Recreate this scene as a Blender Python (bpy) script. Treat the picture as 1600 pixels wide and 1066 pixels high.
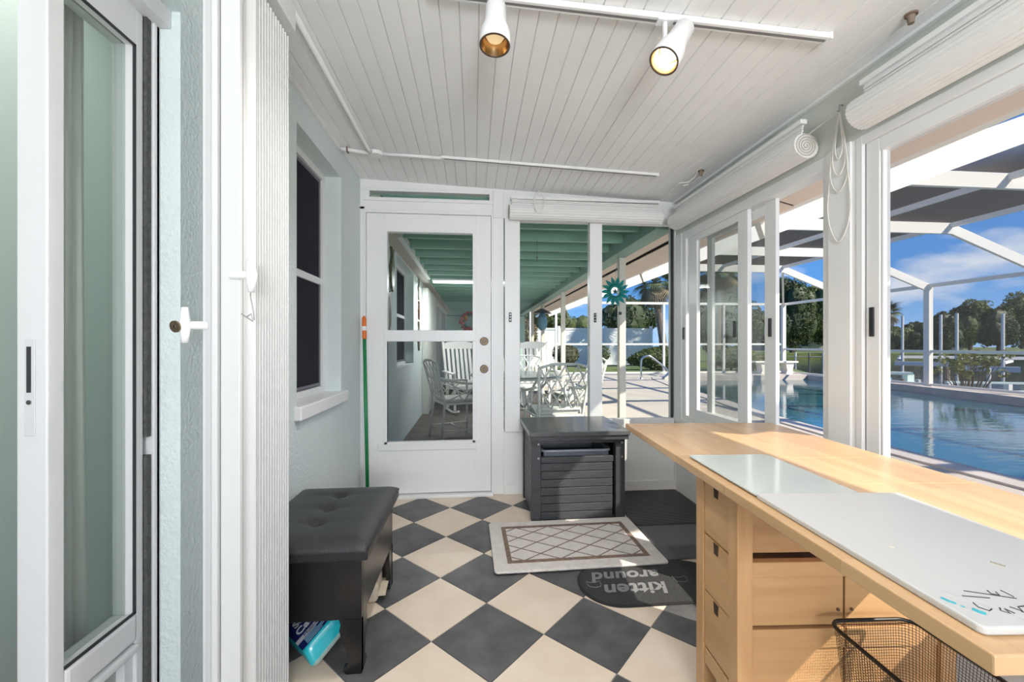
import bpy, bmesh, math, random
from mathutils import Vector, Matrix
random.seed(7)
for o in list(bpy.data.objects): bpy.data.objects.remove(o)
S = bpy.context.scene
C = S.collection
R = math.radians
PI = math.pi

# ------------------------------------------------------------------ camera
cam = bpy.data.cameras.new('camera'); camo = bpy.data.objects.new('camera', cam); C.objects.link(camo)
cam.sensor_width = 36; cam.lens = 650/1600*36; cam.shift_y = 5/1600; cam.clip_start = .02; cam.clip_end = 500
camo.location = (0, 0, 1.12); camo.rotation_euler = (R(90), 0, R(-5.3))
S.camera = camo

# ------------------------------------------------------------------ world / sun / added fill lights / exposure
W = bpy.data.worlds.new('sky'); S.world = W; W.use_nodes = True
nt = W.node_tree; nt.nodes.clear()
def wn(t, **k):
    n = nt.nodes.new(t)
    for a, b in k.items(): setattr(n, a, b)
    return n
tc = wn('ShaderNodeTexCoord'); sep = wn('ShaderNodeSeparateXYZ'); nt.links.new(tc.outputs['Generated'], sep.inputs[0])
ramp = wn('ShaderNodeValToRGB')
e = ramp.color_ramp.elements
e[0].position = 0.0; e[0].color = (.34, .58, .92, 1)
e[1].position = .45; e[1].color = (.040, .17, .54, 1)
m = e.new(.12); m.color = (.12, .35, .80, 1)
nt.links.new(sep.outputs[2], ramp.inputs[0])
mp = wn('ShaderNodeMapping'); mp.inputs['Scale'].default_value = (3.2, 3.2, 8.5); mp.inputs['Location'].default_value = (3.7, 1.2, .4)
nz = wn('ShaderNodeTexNoise'); nz.inputs['Scale'].default_value = 1.15; nz.inputs['Detail'].default_value = 7; nz.inputs['Roughness'].default_value = .55
nt.links.new(tc.outputs['Generated'], mp.inputs[0]); nt.links.new(mp.outputs[0], nz.inputs[0])
cr = wn('ShaderNodeValToRGB'); ce = cr.color_ramp.elements
ce[0].position = .57; ce[0].color = (0, 0, 0, 1); ce[1].position = .73; ce[1].color = (.95, .95, .95, 1)
nt.links.new(nz.outputs[0], cr.inputs[0])
mx = wn('ShaderNodeMix', data_type='RGBA'); nt.links.new(cr.outputs[0], mx.inputs[0]); nt.links.new(ramp.outputs[0], mx.inputs[6]); mx.inputs[7].default_value = (.80, .85, .93, 1)
bg = wn('ShaderNodeBackground'); bg.inputs[1].default_value = .80; nt.links.new(mx.outputs[2], bg.inputs[0])
wo = wn('ShaderNodeOutputWorld'); nt.links.new(bg.outputs[0], wo.inputs[0])

sl = bpy.data.lights.new('sun', 'SUN'); sl.energy = 5.6; sl.angle = R(.55); sl.color = (1, .93, .80)
so = bpy.data.objects.new('sun', sl); C.objects.link(so)
so.rotation_euler = Vector((-.60, .475, -.643)).to_track_quat('-Z', 'Y').to_euler()

def area(name, loc, direction, sx, sy, power, col=(1, 1, 1)):
    l = bpy.data.lights.new(name, 'AREA'); l.shape = 'RECTANGLE'; l.size = sx; l.size_y = sy; l.energy = power; l.color = col
    o = bpy.data.objects.new(name, l); C.objects.link(o); o.location = loc
    o.rotation_euler = Vector(direction).to_track_quat('-Z', 'Y').to_euler()
    return o
# added fill light at the unseen end of the porch, behind the camera
area('rear_fill', (.37, -3.95, 1.22), (0, 1, .05), 2.1, 1.9, 24, (.97, .985, 1))
# added unseen fill light behind the camera, aimed up and forward at the ceiling
area('ceiling_fill', (.35, -1.75, 1.30), (0, .66, .75), .7, .7, 50, (.955, .98, 1))
# added fill light that brightens the space behind the glass door
area('inside_fill', (-1.2, .9, 2.38), (0, 0, -1), .3, 1.2, 3.5, (1, .98, .95))

vs = S.view_settings; vs.view_transform = 'Standard'; vs.look = 'None'; vs.exposure = 0.60; vs.gamma = 1; vs.use_curve_mapping = False
S.cycles.transparent_max_bounces = 32; S.cycles.max_bounces = 10; S.cycles.diffuse_bounces = 6

# ------------------------------------------------------------------ materials
MATS = {}
def mat(name, col=(.8, .8, .8), rough=.5, metal=0, var=0, vscale=8, bump=0, bscale=60, col2=None, spec=.5, stretch=None, emit=None, coat=0):
    if name in MATS: return MATS[name]
    m = bpy.data.materials.new(name); m.use_nodes = True; MATS[name] = m
    n = m.node_tree; b = n.nodes['Principled BSDF']
    b.inputs['Base Color'].default_value = (*col, 1); b.inputs['Roughness'].default_value = rough
    b.inputs['Metallic'].default_value = metal; b.inputs['Specular IOR Level'].default_value = spec
    b.inputs['Coat Weight'].default_value = coat
    if emit: b.inputs['Emission Color'].default_value = (*emit[:3], 1); b.inputs['Emission Strength'].default_value = emit[3]
    t = n.nodes.new('ShaderNodeTexCoord'); src = t.outputs['Object']
    if stretch:
        mp = n.nodes.new('ShaderNodeMapping'); mp.inputs['Scale'].default_value = stretch; n.links.new(src, mp.inputs[0]); src = mp.outputs[0]
    if var or col2:
        z = n.nodes.new('ShaderNodeTexNoise'); z.inputs['Scale'].default_value = vscale; z.inputs['Detail'].default_value = 5; n.links.new(src, z.inputs[0])
        r = n.nodes.new('ShaderNodeValToRGB'); r.color_ramp.elements[0].position = .3; r.color_ramp.elements[1].position = .7
        a = col2 if col2 else tuple(max(0, c*(1-var)) for c in col)
        r.color_ramp.elements[0].color = (*a, 1); r.color_ramp.elements[1].color = (*(col if col2 else [min(1, c*(1+var*.4)) for c in col]), 1)
        n.links.new(z.outputs[0], r.inputs[0]); n.links.new(r.outputs[0], b.inputs['Base Color'])
    if bump:
        z2 = n.nodes.new('ShaderNodeTexNoise'); z2.inputs['Scale'].default_value = bscale; z2.inputs['Detail'].default_value = 3; n.links.new(src, z2.inputs[0])
        bp = n.nodes.new('ShaderNodeBump'); bp.inputs['Strength'].default_value = bump; bp.inputs['Distance'].default_value = .01; n.links.new(z2.outputs[0], bp.inputs['Height']); n.links.new(bp.outputs[0], b.inputs['Normal'])
    return m
def glassmat(name, tint=(.95, .97, .96), dirt=0.0, dirtcol=(.4, .4, .4), refl=1.0):
    m = bpy.data.materials.new(name); m.use_nodes = True; MATS[name] = m; n = m.node_tree; n.nodes.clear()
    o = n.nodes.new('ShaderNodeOutputMaterial'); t = n.nodes.new('ShaderNodeBsdfTransparent'); t.inputs[0].default_value = (*tint, 1)
    g = n.nodes.new('ShaderNodeBsdfGlossy'); g.inputs['Roughness'].default_value = .02
    f = n.nodes.new('ShaderNodeLayerWeight'); f.inputs[0].default_value = .5       # Schlick reflectance, alike on both faces of the thin pane
    pw_ = n.nodes.new('ShaderNodeMath'); pw_.operation = 'POWER'; pw_.inputs[1].default_value = 5; n.links.new(f.outputs['Facing'], pw_.inputs[0])
    mu = n.nodes.new('ShaderNodeMath'); mu.operation = 'MULTIPLY_ADD'; mu.inputs[1].default_value = .9*refl; mu.inputs[2].default_value = .035*refl; mu.use_clamp = True; n.links.new(pw_.outputs[0], mu.inputs[0])
    mx = n.nodes.new('ShaderNodeMixShader'); n.links.new(mu.outputs[0], mx.inputs[0]); n.links.new(t.outputs[0], mx.inputs[1]); n.links.new(g.outputs[0], mx.inputs[2])
    last = mx
    if dirt:
        d = n.nodes.new('ShaderNodeBsdfDiffuse'); d.inputs[0].default_value = (*dirtcol, 1)
        m2 = n.nodes.new('ShaderNodeMixShader'); m2.inputs[0].default_value = dirt; n.links.new(mx.outputs[0], m2.inputs[1]); n.links.new(d.outputs[0], m2.inputs[2]); last = m2
    n.links.new(last.outputs[0], o.inputs[0]); return m
def screenmat(name, col, lo, hi, c0=None, c1=None):
    """insect screen: woven mesh closes up as it is seen more edge-on (same for every ray)"""
    m = bpy.data.materials.new(name); m.use_nodes = True; MATS[name] = m; n = m.node_tree; n.nodes.clear()
    o = n.nodes.new('ShaderNodeOutputMaterial'); t = n.nodes.new('ShaderNodeBsdfTransparent')
    d = n.nodes.new('ShaderNodeBsdfDiffuse'); d.inputs[0].default_value = (*col, 1)
    mx = n.nodes.new('ShaderNodeMixShader'); mx.inputs[0].default_value = lo
    if c0 is not None:
        lw = n.nodes.new('ShaderNodeLayerWeight'); lw.inputs[0].default_value = .5
        mr = n.nodes.new('ShaderNodeMapRange'); mr.interpolation_type = 'SMOOTHSTEP'
        mr.inputs[1].default_value = c0; mr.inputs[2].default_value = c1; mr.inputs[3].default_value = lo; mr.inputs[4].default_value = hi
        n.links.new(lw.outputs['Facing'], mr.inputs[0]); n.links.new(mr.outputs[0], mx.inputs[0])
    n.links.new(t.outputs[0], mx.inputs[1]); n.links.new(d.outputs[0], mx.inputs[2]); n.links.new(mx.outputs[0], o.inputs[0]); return m

WHITE = mat('white_paint', (.84, .84, .835), .42, var=.03, vscale=3)
TRIMW = mat('white_trim', (.82, .82, .815), .35)
CEILW = mat('ceiling_white', (.86, .86, .86), .5, var=.05, vscale=2.5)
VINYL = mat('white_vinyl', (.80, .80, .80), .3)
SHUT = mat('shutter_aluminium', (.66, .66, .65), .38)
MINT = mat('mint_stucco', (.69, .765, .755), .75, var=.05, vscale=2, bump=.5, bscale=75)
MINTP = mat('mint_paint', (.62, .69, .66), .6, var=.05, vscale=3)
GREEN = mat('green_porch_paint', (.27, .47, .385), .55, var=.08, vscale=2)
GREEND = mat('green_beam_paint', (.24, .36, .31), .6, var=.1, vscale=2)
SOFF = mat('peach_soffit_paint', (.74, .60, .52), .6, var=.06, vscale=2)
GREYM = mat('grey_metal', (.35, .35, .35), .4, .6)
DARK = mat('dark_gasket', (.03, .03, .033), .6)
PILE = mat('grey_weatherstrip', (.10, .10, .10), .95, var=.3, vscale=60, bump=.6, bscale=200)
BRASS = mat('aged_brass', (.20, .15, .10), .5, .9)
STEEL = mat('steel', (.6, .6, .6), .25, 1)
BLACKP = mat('black_plastic', (.045, .047, .052), .42, var=.2, vscale=12, bump=.25, bscale=30, stretch=(1, 6, 6))
BLACKL = mat('black_leather', (.022, .022, .024), .36, bump=.25, bscale=220)
BLACKW = mat('black_lacquer', (.010, .010, .011), .25, var=.2, vscale=10)
GLASS = glassmat('window_glass')
GLASSD = glassmat('dusty_glass', (.90, .91, .90), .05, (.5, .5, .5))
SCRW = screenmat('window_screen', (.16, .16, .16), .12, .12)
SCRD = screenmat('dark_window_screen', (.045, .045, .055), .86, .86)
SCRC = screenmat('cage_screen', (.25, .195, .155), .10, .97, .66, .74)
CAGE = mat('white_cage_aluminium', (.80, .77, .71), .4)
CONC = mat('deck_concrete', (.52, .46, .39), .8, var=.12, vscale=1.5, bump=.15, bscale=40)
GRASS = mat('grass', (.14, .17, .045), .9, col2=(.08, .12, .03), vscale=3, bump=.4, bscale=30)
FABW = mat('cord_white', (.75, .73, .68), .8)
BLINDM = mat('white_blind_slat', (.78, .77, .76), .55)

def wood(name, col, dark, along, scale=1.0, staves=False, rough=.35):
    m = bpy.data.materials.new(name); m.use_nodes = True; MATS[name] = m; n = m.node_tree; b = n.nodes['Principled BSDF']
    t = n.nodes.new('ShaderNodeTexCoord'); mp = n.nodes.new('ShaderNodeMapping'); sc = [14*scale, 14*scale, 14*scale]; sc[along] = 1.3*scale
    mp.inputs['Scale'].default_value = sc; n.links.new(t.outputs['Object'], mp.inputs[0])
    z = n.nodes.new('ShaderNodeTexNoise'); z.inputs['Scale'].default_value = 1.6; z.inputs['Detail'].default_value = 6; z.inputs['Distortion'].default_value = .7; n.links.new(mp.outputs[0], z.inputs[0])
    r = n.nodes.new('ShaderNodeValToRGB'); r.color_ramp.elements[0].position = .25; r.color_ramp.elements[1].position = .65
    r.color_ramp.elements[0].color = (*dark, 1); r.color_ramp.elements[1].color = (*col, 1); n.links.new(z.outputs[0], r.inputs[0])
    out = r.outputs[0]
    if staves:
        m2 = n.nodes.new('ShaderNodeMapping'); m2.inputs['Rotation'].default_value = (0, 0, R(90)); n.links.new(t.outputs['Object'], m2.inputs[0])
        bk = n.nodes.new('ShaderNodeTexBrick'); bk.inputs['Scale'].default_value = 1; bk.inputs['Brick Width'].default_value = .34; bk.inputs['Row Height'].default_value = .044
        bk.inputs['Mortar Size'].default_value = .0006; bk.inputs['Color1'].default_value = (1, 1, 1, 1); bk.inputs['Color2'].default_value = (.80, .77, .72, 1); bk.inputs['Mortar'].default_value = (.72, .66, .6, 1)
        n.links.new(m2.outputs[0], bk.inputs[0])
        mm = n.nodes.new('ShaderNodeMix'); mm.data_type = 'RGBA'; mm.blend_type = 'MULTIPLY'; mm.inputs[0].default_value = .75
        n.links.new(out, mm.inputs[6]); n.links.new(bk.outputs[0], mm.inputs[7]); out = mm.outputs[2]
    n.links.new(out, b.inputs['Base Color']); b.inputs['Roughness'].default_value = rough; return m
BIRCH_T = wood('birch_top', (.66, .43, .235), (.56, .345, .175), 1, staves=True, rough=.3)
BIRCH_X = wood('birch_across', (.60, .355, .17), (.49, .275, .12), 0)
BIRCH_Y = wood('birch_along', (.60, .355, .17), (.49, .275, .12), 1)
BIRCH_Z = wood('birch_upright', (.60, .355, .17), (.49, .275, .12), 2)

# ------------------------------------------------------------------ mesh helpers (all shapes are given in world metres)
def nb(): return bmesh.new()
def box(bm, x0, x1, y0, y1, z0, z1):
    v = [bm.verts.new(p) for p in ((x0,y0,z0),(x1,y0,z0),(x1,y1,z0),(x0,y1,z0),(x0,y0,z1),(x1,y0,z1),(x1,y1,z1),(x0,y1,z1))]
    for f in ((0,3,2,1),(4,5,6,7),(0,1,5,4),(1,2,6,5),(2,3,7,6),(3,0,4,7)): bm.faces.new([v[i] for i in f])
    return bm
def B(*a): return box(nb(), *a)
def frame_of(d):
    d = Vector(d).normalized(); up = Vector((0,0,1)) if abs(d.z) < .95 else Vector((1,0,0))
    a = d.cross(up).normalized(); return a, d.cross(a).normalized()
def tube(bm, pts, rad, seg=8, closed=False, cap=True):
    pts = [Vector(p) for p in pts]; n = len(pts); rings = []
    for i, p in enumerate(pts):
        if closed: d = pts[(i+1) % n]-pts[i-1]
        else: d = pts[min(i+1, n-1)]-pts[max(i-1, 0)]
        a, b = frame_of(d)
        if rings:
            la = last - d.normalized()*last.dot(d.normalized())
            if la.length > 1e-6: a = la.normalized(); b = d.normalized().cross(a)
        last = a
        r = rad[i] if isinstance(rad, (list, tuple)) else rad
        rings.append([bm.verts.new(p + a*math.cos(t)*r + b*math.sin(t)*r) for t in [2*PI*k/seg for k in range(seg)]])
    for i in range(n if closed else n-1):
        A, D = rings[i], rings[(i+1) % n]
        for k in range(seg): bm.faces.new((A[k], A[(k+1) % seg], D[(k+1) % seg], D[k]))
    if cap and not closed: bm.faces.new(rings[0][::-1]); bm.faces.new(rings[-1])
    return bm
def spline(pts, k=6):
    P = [Vector(p) for p in pts]; out = []
    for i in range(len(P)-1):
        a, b, c, d = P[max(i-1,0)], P[i], P[i+1], P[min(i+2,len(P)-1)]
        for j in range(k):
            t = j/k; out.append(.5*((2*b)+(c-a)*t+(2*a-5*b+4*c-d)*t*t+(3*b-a-3*c+d)*t**3))
    return out+[P[-1]]
def bar(bm, p, q, w, h):
    p, q = Vector(p), Vector(q); d = (q-p).normalized()
    up = Vector((0,0,1)) if abs(d.z) < .99 else Vector((0,1,0))
    a = d.cross(up).normalized(); b = a.cross(d).normalized(); vs_ = []
    for c in (p, q):
        for sa, sb in ((-1,-1),(1,-1),(1,1),(-1,1)): vs_.append(bm.verts.new(c+a*sa*w/2+b*sb*h/2))
    for f in ((0,1,2,3),(7,6,5,4),(0,4,5,1),(1,5,6,2),(2,6,7,3),(3,7,4,0)): bm.faces.new([vs_[i] for i in f])
    return bm
def prism(bm, poly, axis, a, b):
    def P(u, v, w): return {0:(w,u,v), 1:(u,w,v), 2:(u,v,w)}[axis]
    lo = [bm.verts.new(P(u,v,a)) for u,v in poly]; hi = [bm.verts.new(P(u,v,b)) for u,v in poly]; n = len(poly)
    bm.faces.new(lo[::-1]); bm.faces.new(hi)
    for i in range(n): bm.faces.new((lo[i], lo[(i+1)%n], hi[(i+1)%n], hi[i]))
    return bm
def lathe(bm, prof, origin=(0,0,0), axis=(0,0,1), seg=24):
    o = Vector(origin); d = Vector(axis).normalized(); a, b = frame_of(d); rings = []
    for r, z in prof: rings.append([bm.verts.new(o+d*z+(a*math.cos(2*PI*k/seg)+b*math.sin(2*PI*k/seg))*max(r, 1e-4)) for k in range(seg)])
    for i in range(len(rings)-1):
        for k in range(seg): bm.faces.new((rings[i][k], rings[i][(k+1)%seg], rings[i+1][(k+1)%seg], rings[i+1][k]))
    return bm
def rrect(x0, x1, y0, y1, r, n=6):
    out = []
    for cx, cy, a0 in ((x1-r,y1-r,0),(x0+r,y1-r,90),(x0+r,y0+r,180),(x1-r,y0+r,270)):
        for k in range(n+1): t = R(a0+90*k/n); out.append((cx+r*math.cos(t), cy+r*math.sin(t)))
    return out
def world(o):
    m = Matrix.LocRotScale(o.location, o.rotation_euler, o.scale)
    return world(o.parent) @ m if o.parent else m
def obj(name, bm, m, parent=None, smooth=False, bevel=0, local=False, bseg=2):
    bmesh.ops.recalc_face_normals(bm, faces=bm.faces)
    if parent is not None and not local: bm.transform(world(parent).inverted())
    me = bpy.data.meshes.new(name); bm.to_mesh(me); bm.free()
    if smooth:
        for p in me.polygons: p.use_smooth = True
    me.materials.append(m); o = bpy.data.objects.new(name, me); C.objects.link(o)
    if parent is not None: o.parent = parent
    if bevel:
        md = o.modifiers.new('edge', 'BEVEL'); md.width = bevel; md.segments = bseg; md.limit_method = 'ANGLE'
    return o
def tag(o, label, cat, group=None):
    o['label'] = label; o['category'] = cat
    if group: o['group'] = group
    return o
def thing(name, label, cat, loc=(0,0,0), rz=0, group=None):
    o = bpy.data.objects.new(name, None); C.objects.link(o); o.location = loc; o.rotation_euler = (0,0,rz); o.empty_display_size = .05
    return tag(o, label, cat, group)
def struct(name, bm=None, m=None, parent=None, label=None, loc=(0,0,0), **k):
    if bm is None:
        o = bpy.data.objects.new(name, None); C.objects.link(o); o.location = loc; o.empty_display_size = .05
    else: o = obj(name, bm, m, parent, **k)
    if parent is None:
        o['kind'] = 'structure'
        if label: o['label'] = label
    return o
def share(src, parent, mw=None, loc=None, rot=None):
    o = src.copy(); C.objects.link(o); o.parent = parent
    if loc is not None: o.location = loc
    if rot is not None: o.rotation_euler = rot
    return o
def copy_tree(o, parent=None):
    kids = [c for c in bpy.data.objects if c.parent == o]
    c = o.copy(); C.objects.link(c); c.parent = parent
    for k in kids: copy_tree(k, c)
    return c
def textmesh(name, body, size, ext, m, parent, matrix, shear=0, spacing=1.0, offset=0):
    cu = bpy.data.curves.new(name, 'FONT'); cu.body = body; cu.size = size; cu.extrude = ext; cu.shear = shear; cu.align_x = 'CENTER'; cu.align_y = 'CENTER'; cu.space_character = spacing; cu.offset = offset
    t = bpy.data.objects.new('tmp', cu); C.objects.link(t); bpy.context.view_layer.update()
    me = bpy.data.meshes.new_from_object(t.evaluated_get(bpy.context.evaluated_depsgraph_get())); bpy.data.objects.remove(t)
    bm = nb(); bm.from_mesh(me); bpy.data.meshes.remove(me); bm.transform(matrix)
    return obj(name, bm, m, parent)

XL, XR, YB, Y0 = -.817, 1.554, 3.10, -4.0
def cz(x): return 2.318 + (x-XL)/(XR-XL)*(2.220-2.318)      # ceiling falls slightly towards the pool side

# ================================================================== FLOOR
floor = struct('floor', B(XL-.1, XR+.08, Y0-.1, YB+.08, -.06, -.003), mat('grout', (.30, .29, .275), .9), label='checkered slate and cream tile floor of the enclosed porch')
TD = mat('slate_tile', (.125, .124, .124), .42, col2=(.058, .059, .062), vscale=9, bump=.12, bscale=25)
TL_ = mat('cream_tile', (.76, .64, .53), .40, col2=(.68, .56, .44), vscale=6, bump=.06, bscale=20)
def clip(poly, x0, x1, y0, y1):
    for ax, lim, sg in ((0,x0,1),(0,x1,-1),(1,y0,1),(1,y1,-1)):
        out = []
        for i in range(len(poly)):
            a, b = poly[i], poly[(i+1)%len(poly)]; ia = (a[ax]-lim)*sg >= 0; ib = (b[ax]-lim)*sg >= 0
            if ia: out.append(a)
            if ia != ib:
                t = (lim-a[ax])/(b[ax]-a[ax]); out.append((a[0]+(b[0]-a[0])*t, a[1]+(b[1]-a[1])*t))
        poly = out
        if not poly: return []
    return poly
HD = .2145; tile_full = {}
for i in range(-26, 27):
    for j in range(-26, 27):
        cx, cy = -.158+(i+j)*HD, 1.803+(j-i)*HD; g = HD-.0028
        pl = clip([(cx+g,cy),(cx,cy+g),(cx-g,cy),(cx,cy-g)], XL, XR, Y0, YB)
        if len(pl) < 3: continue
        ar = abs(sum(pl[k][0]*pl[(k+1)%len(pl)][1]-pl[(k+1)%len(pl)][0]*pl[k][1] for k in range(len(pl))))/2
        if ar < .0015: continue
        k = (i+j) % 2 if False else (abs(i)+abs(j)) % 2
        mt = TL_ if k == 0 else TD
        full = ar > .999*2*g*g
        if full and k in tile_full:
            o = tile_full[k].copy(); C.objects.link(o); o.location = (cx, cy, 0); o.rotation_euler = (0,0,R(90)*random.randint(0,3)); continue
        o = obj('tile', prism(nb(), [(x-cx,y-cy) for x,y in pl], 2, -.004, 0), mt); o.location = (cx,cy,0); o.parent = floor
        if full: tile_full[k] = o
# ================================================================== CEILING
ceil = struct('ceiling', prism(nb(), [(XL-.2,cz(XL-.2)+.012),(XR+.12,cz(XR+.12)+.012),(XR+.12,cz(XR)+.06),(XL-.2,cz(XL)+.06)], 1, Y0-.1, YB+.1), mat('ceiling_backing', (.5,.49,.48), .9), label='white tongue and groove board ceiling of the porch')
nbd = 34; bw = (XR-XL)/nbd
for i in range(nbd):
    x0, x1 = XL+i*bw, XL+(i+1)*bw; gp = .0028 if i % 2 else .0012; c = .004
    za, zb = cz(x0), cz(x1)
    o = obj('ceiling_board', prism(nb(), [(x0+.0004,za+.012),(x0+.0004,za+.003+gp*.5),(x0+gp+.001,za),(x1-gp-.001,zb),(x1-.0004,zb+.003+gp*.5),(x1-.0004,zb+.012)], 1, Y0, YB), CEILW, ceil)
obj('cove_strip', bar(nb(), (XR-.012,Y0,cz(XR)-.008), (XR-.012,YB,cz(XR)-.008), .02, .014), TRIMW, ceil)
# ================================================================== LEFT WALL (house wall; runs on through the open lanai behind)
wl = struct('wall_left', loc=(XL,0,0), label='pale mint stucco house wall')
XW = XL-.17
def lw_seg(y0, y1, z0, z1): obj('wall_section', B(XW, XL, y0, y1, z0, z1), MINT, wl)
lw_seg(Y0-.1, -.95, 0, 2.4); lw_seg(-.95, 1.246, 2.05, 2.4); lw_seg(1.246, 2.015, 0, 2.4)
lw_seg(2.015, 2.667, 0, .80); lw_seg(2.015, 2.667, 2.155, 2.4); lw_seg(2.667, 4.55, 0, 2.4)
# lanai stretch: window, stack of shutters, two sliding doors
lw_seg(4.55, 5.80, 0, .86); lw_seg(4.55, 5.80, 2.085, 2.4); lw_seg(5.80, 8.5, 0, 2.4); lw_seg(8.5, 10.2, 2.02, 2.4); lw_seg(10.2, 10.6, 0, 2.4); lw_seg(10.6, 12.3, 2.02, 2.4); lw_seg(12.3, 12.9, 0, 2.4)
# ---- window_1 in the left wall
def hung_window(name, y0, y1, z0, z1, xf, label, lower=SCRD, upper=SCRD):
    w = struct(name, loc=(xf,(y0+y1)/2,z0), label=label)
    fw = .038; zm = z0+(z1-z0)*.505
    for nm, a in (('frame_side',(y0,y0+fw,z0,z1)),('frame_side',(y1-fw,y1,z0,z1)),('frame_head',(y0+fw,y1-fw,z1-fw,z1)),('frame_foot',(y0+fw,y1-fw,z0,z0+fw))):
        obj(nm, B(xf-.05, xf+.012, *a), VINYL, w, bevel=.003)
    obj('meeting_rail', B(xf-.03, xf+.002, y0+fw, y1-fw, zm-.02, zm+.02), VINYL, w, bevel=.003)
    g2 = mat('grey_sash', (.16,.16,.18), .4)
    for a in ((y1-fw-.022,y1-fw-.004,z0+fw,z1-fw),(y0+fw,y1-fw-.022,z1-fw-.02,z1-fw-.004),(y0+fw,y1-fw-.022,z0+fw+.004,z0+fw+.02)):
        obj('screen_rim', B(xf-.012, xf-.004, *a), g2, w)
    obj('screen', B(xf-.010, xf-.008, y0+fw, y1-fw-.02, z0+fw, z1-fw), upper, w)
    obj('pane', B(xf-.036, xf-.032, y0+fw, y1-fw, zm+.02, z1-fw), GLASS, w); obj('pane', B(xf-.046, xf-.042, y0+fw, y1-fw, z0+fw, zm-.02), GLASS, w)
    return w
hung_window('window_1', 2.015, 2.667, .83, 2.155, XL-.105, 'sash window with dark insect screen in the mint wall above the black bench')
obj('sill', B(XL-.16, XL+.032, 1.99, 2.715, .765, .83), WHITE, struct('trim_1', loc=(XL,2.35,.77), label='thick white sill under the sash window'), bevel=.006)
hung_window('window_2', 4.55, 5.80, .86, 2.085, XL-.115, 'tall sash window in the lanai house wall, seen through the door glass', SCRD, SCRD)
# house interior behind the glass
hi = struct('wall_house_inside', B(-1.42,-1.38,-1.9,1.9,-.02,2.5), mat('inside_wall', (.62,.68,.64), .7), label='wall behind the glass door, coloured green for the reflected stucco')  # pale green put into this wall in place of stucco reflected in the glass
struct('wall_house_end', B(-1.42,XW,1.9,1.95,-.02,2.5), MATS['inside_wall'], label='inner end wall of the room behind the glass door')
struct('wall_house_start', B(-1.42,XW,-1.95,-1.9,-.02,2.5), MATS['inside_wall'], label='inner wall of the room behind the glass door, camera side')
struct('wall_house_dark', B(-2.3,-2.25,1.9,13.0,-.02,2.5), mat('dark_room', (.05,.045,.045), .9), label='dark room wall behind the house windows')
struct('floor_house', B(-2.3,XW,-1.9,12.6,-.08,-.02), mat('inside_floor', (.3,.26,.22), .6), label='floor of the house interior')
struct('ceiling_house', B(-2.3,XW,-1.9,12.6,2.42,2.46), mat('inside_ceiling', (.6,.6,.58), .7), label='ceiling of the house interior')
DOORV = mat('door_vinyl', (.68, .68, .68), .3)
# ---- sliding glass door with a narrow pet door panel
d1 = struct('door_1', loc=(-.93,0,0), label='white framed sliding glass door at the left edge')
box_ = obj('track_head', B(-.975,-.84,-.95,1.246,2.0,2.05), DOORV, d1, bevel=.004)
obj('track_foot', B(-.975,-.85,-.95,1.246,0,.03), DOORV, d1)
obj('jamb', B(-.975,-.868,1.222,1.246,.03,2.0), DOORV, d1, bevel=.003); obj('jamb', B(-.975,-.868,-.95,-.92,.03,2.0), DOORV, d1)
obj('jamb_lip', B(-.885,-.868,1.232,1.240,.03,2.0), mat('grey_lip', (.45,.45,.46), .4), d1)
obj('sliding_stile', B(-.972,-.940,.83,.895,.03,2.0), DARK, d1); obj('sliding_pane', B(-.958,-.952,-.9,.83,.05,1.99), GLASS, d1)
pp = thing('pet_door_panel', 'narrow white glass panel with a pet flap, standing in the sliding door track', 'door panel', (-.905,1.08,.03))
obj('stile', B(-.938,-.88,.948,.985,.03,2.0), DOORV, pp, bevel=.003); obj('stile', B(-.938,-.88,1.176,1.200,.03,2.0), DOORV, pp, bevel=.003)
obj('head_rail', B(-.938,-.88,.985,1.176,1.905,2.0), DOORV, pp); 
mr = obj('middle_rail', B(-.938,-.876,.985,1.176,.345,.415), DOORV, pp, bevel=.008)
obj('rail_bead', B(-.930,-.870,.985,1.176,.318,.338), DOORV, mr, bevel=.006)
obj('foot_rail', B(-.938,-.88,.985,1.176,.03,.09), DOORV, pp)
gs = .006
for a in ((.985,1.176,.415,.415+gs),(.985,1.176,1.905-gs,1.905),(1.176-gs,1.176,.415,1.905)): obj('gasket', B(-.884,-.8795,*a), DARK, pp)
obj('pane', B(-.912,-.906,.985,1.176,.415,1.905), glassmat('panel_glass', (.90,.94,.92), .06, (.55,.6,.58), 1.6), pp)
obj('flap_frame', B(-.925,-.888,1.150,1.176,.09,.318), DOORV, pp); obj('pet_flap', B(-.914,-.908,.985,1.150,.09,.318), mat('smoky_flap', (.34,.37,.35), .3), pp)
obj('brush_strip', bar(nb(), (-.885,1.211,.03), (-.885,1.211,.82), .022, .016), PILE, pp); obj('brush_strip', bar(nb(), (-.885,1.211,.87), (-.885,1.211,2.0), .022, .016), PILE, pp)
lk = obj('latch_plate', B(-.921,-.901,.9455,.948,.93,1.13), mat('plate_white', (.62,.62,.62), .35), pp, bevel=.002)
obj('latch_slot', B(-.916,-.908,.9445,.9456,1.02,1.115), DARK, lk); obj('screw', lathe(nb(), [(0,0),(.005,0),(.005,.002),(0,.002)], (-.911,.9455,1.0), (0,-1,0), 10), STEEL, lk)
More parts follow.
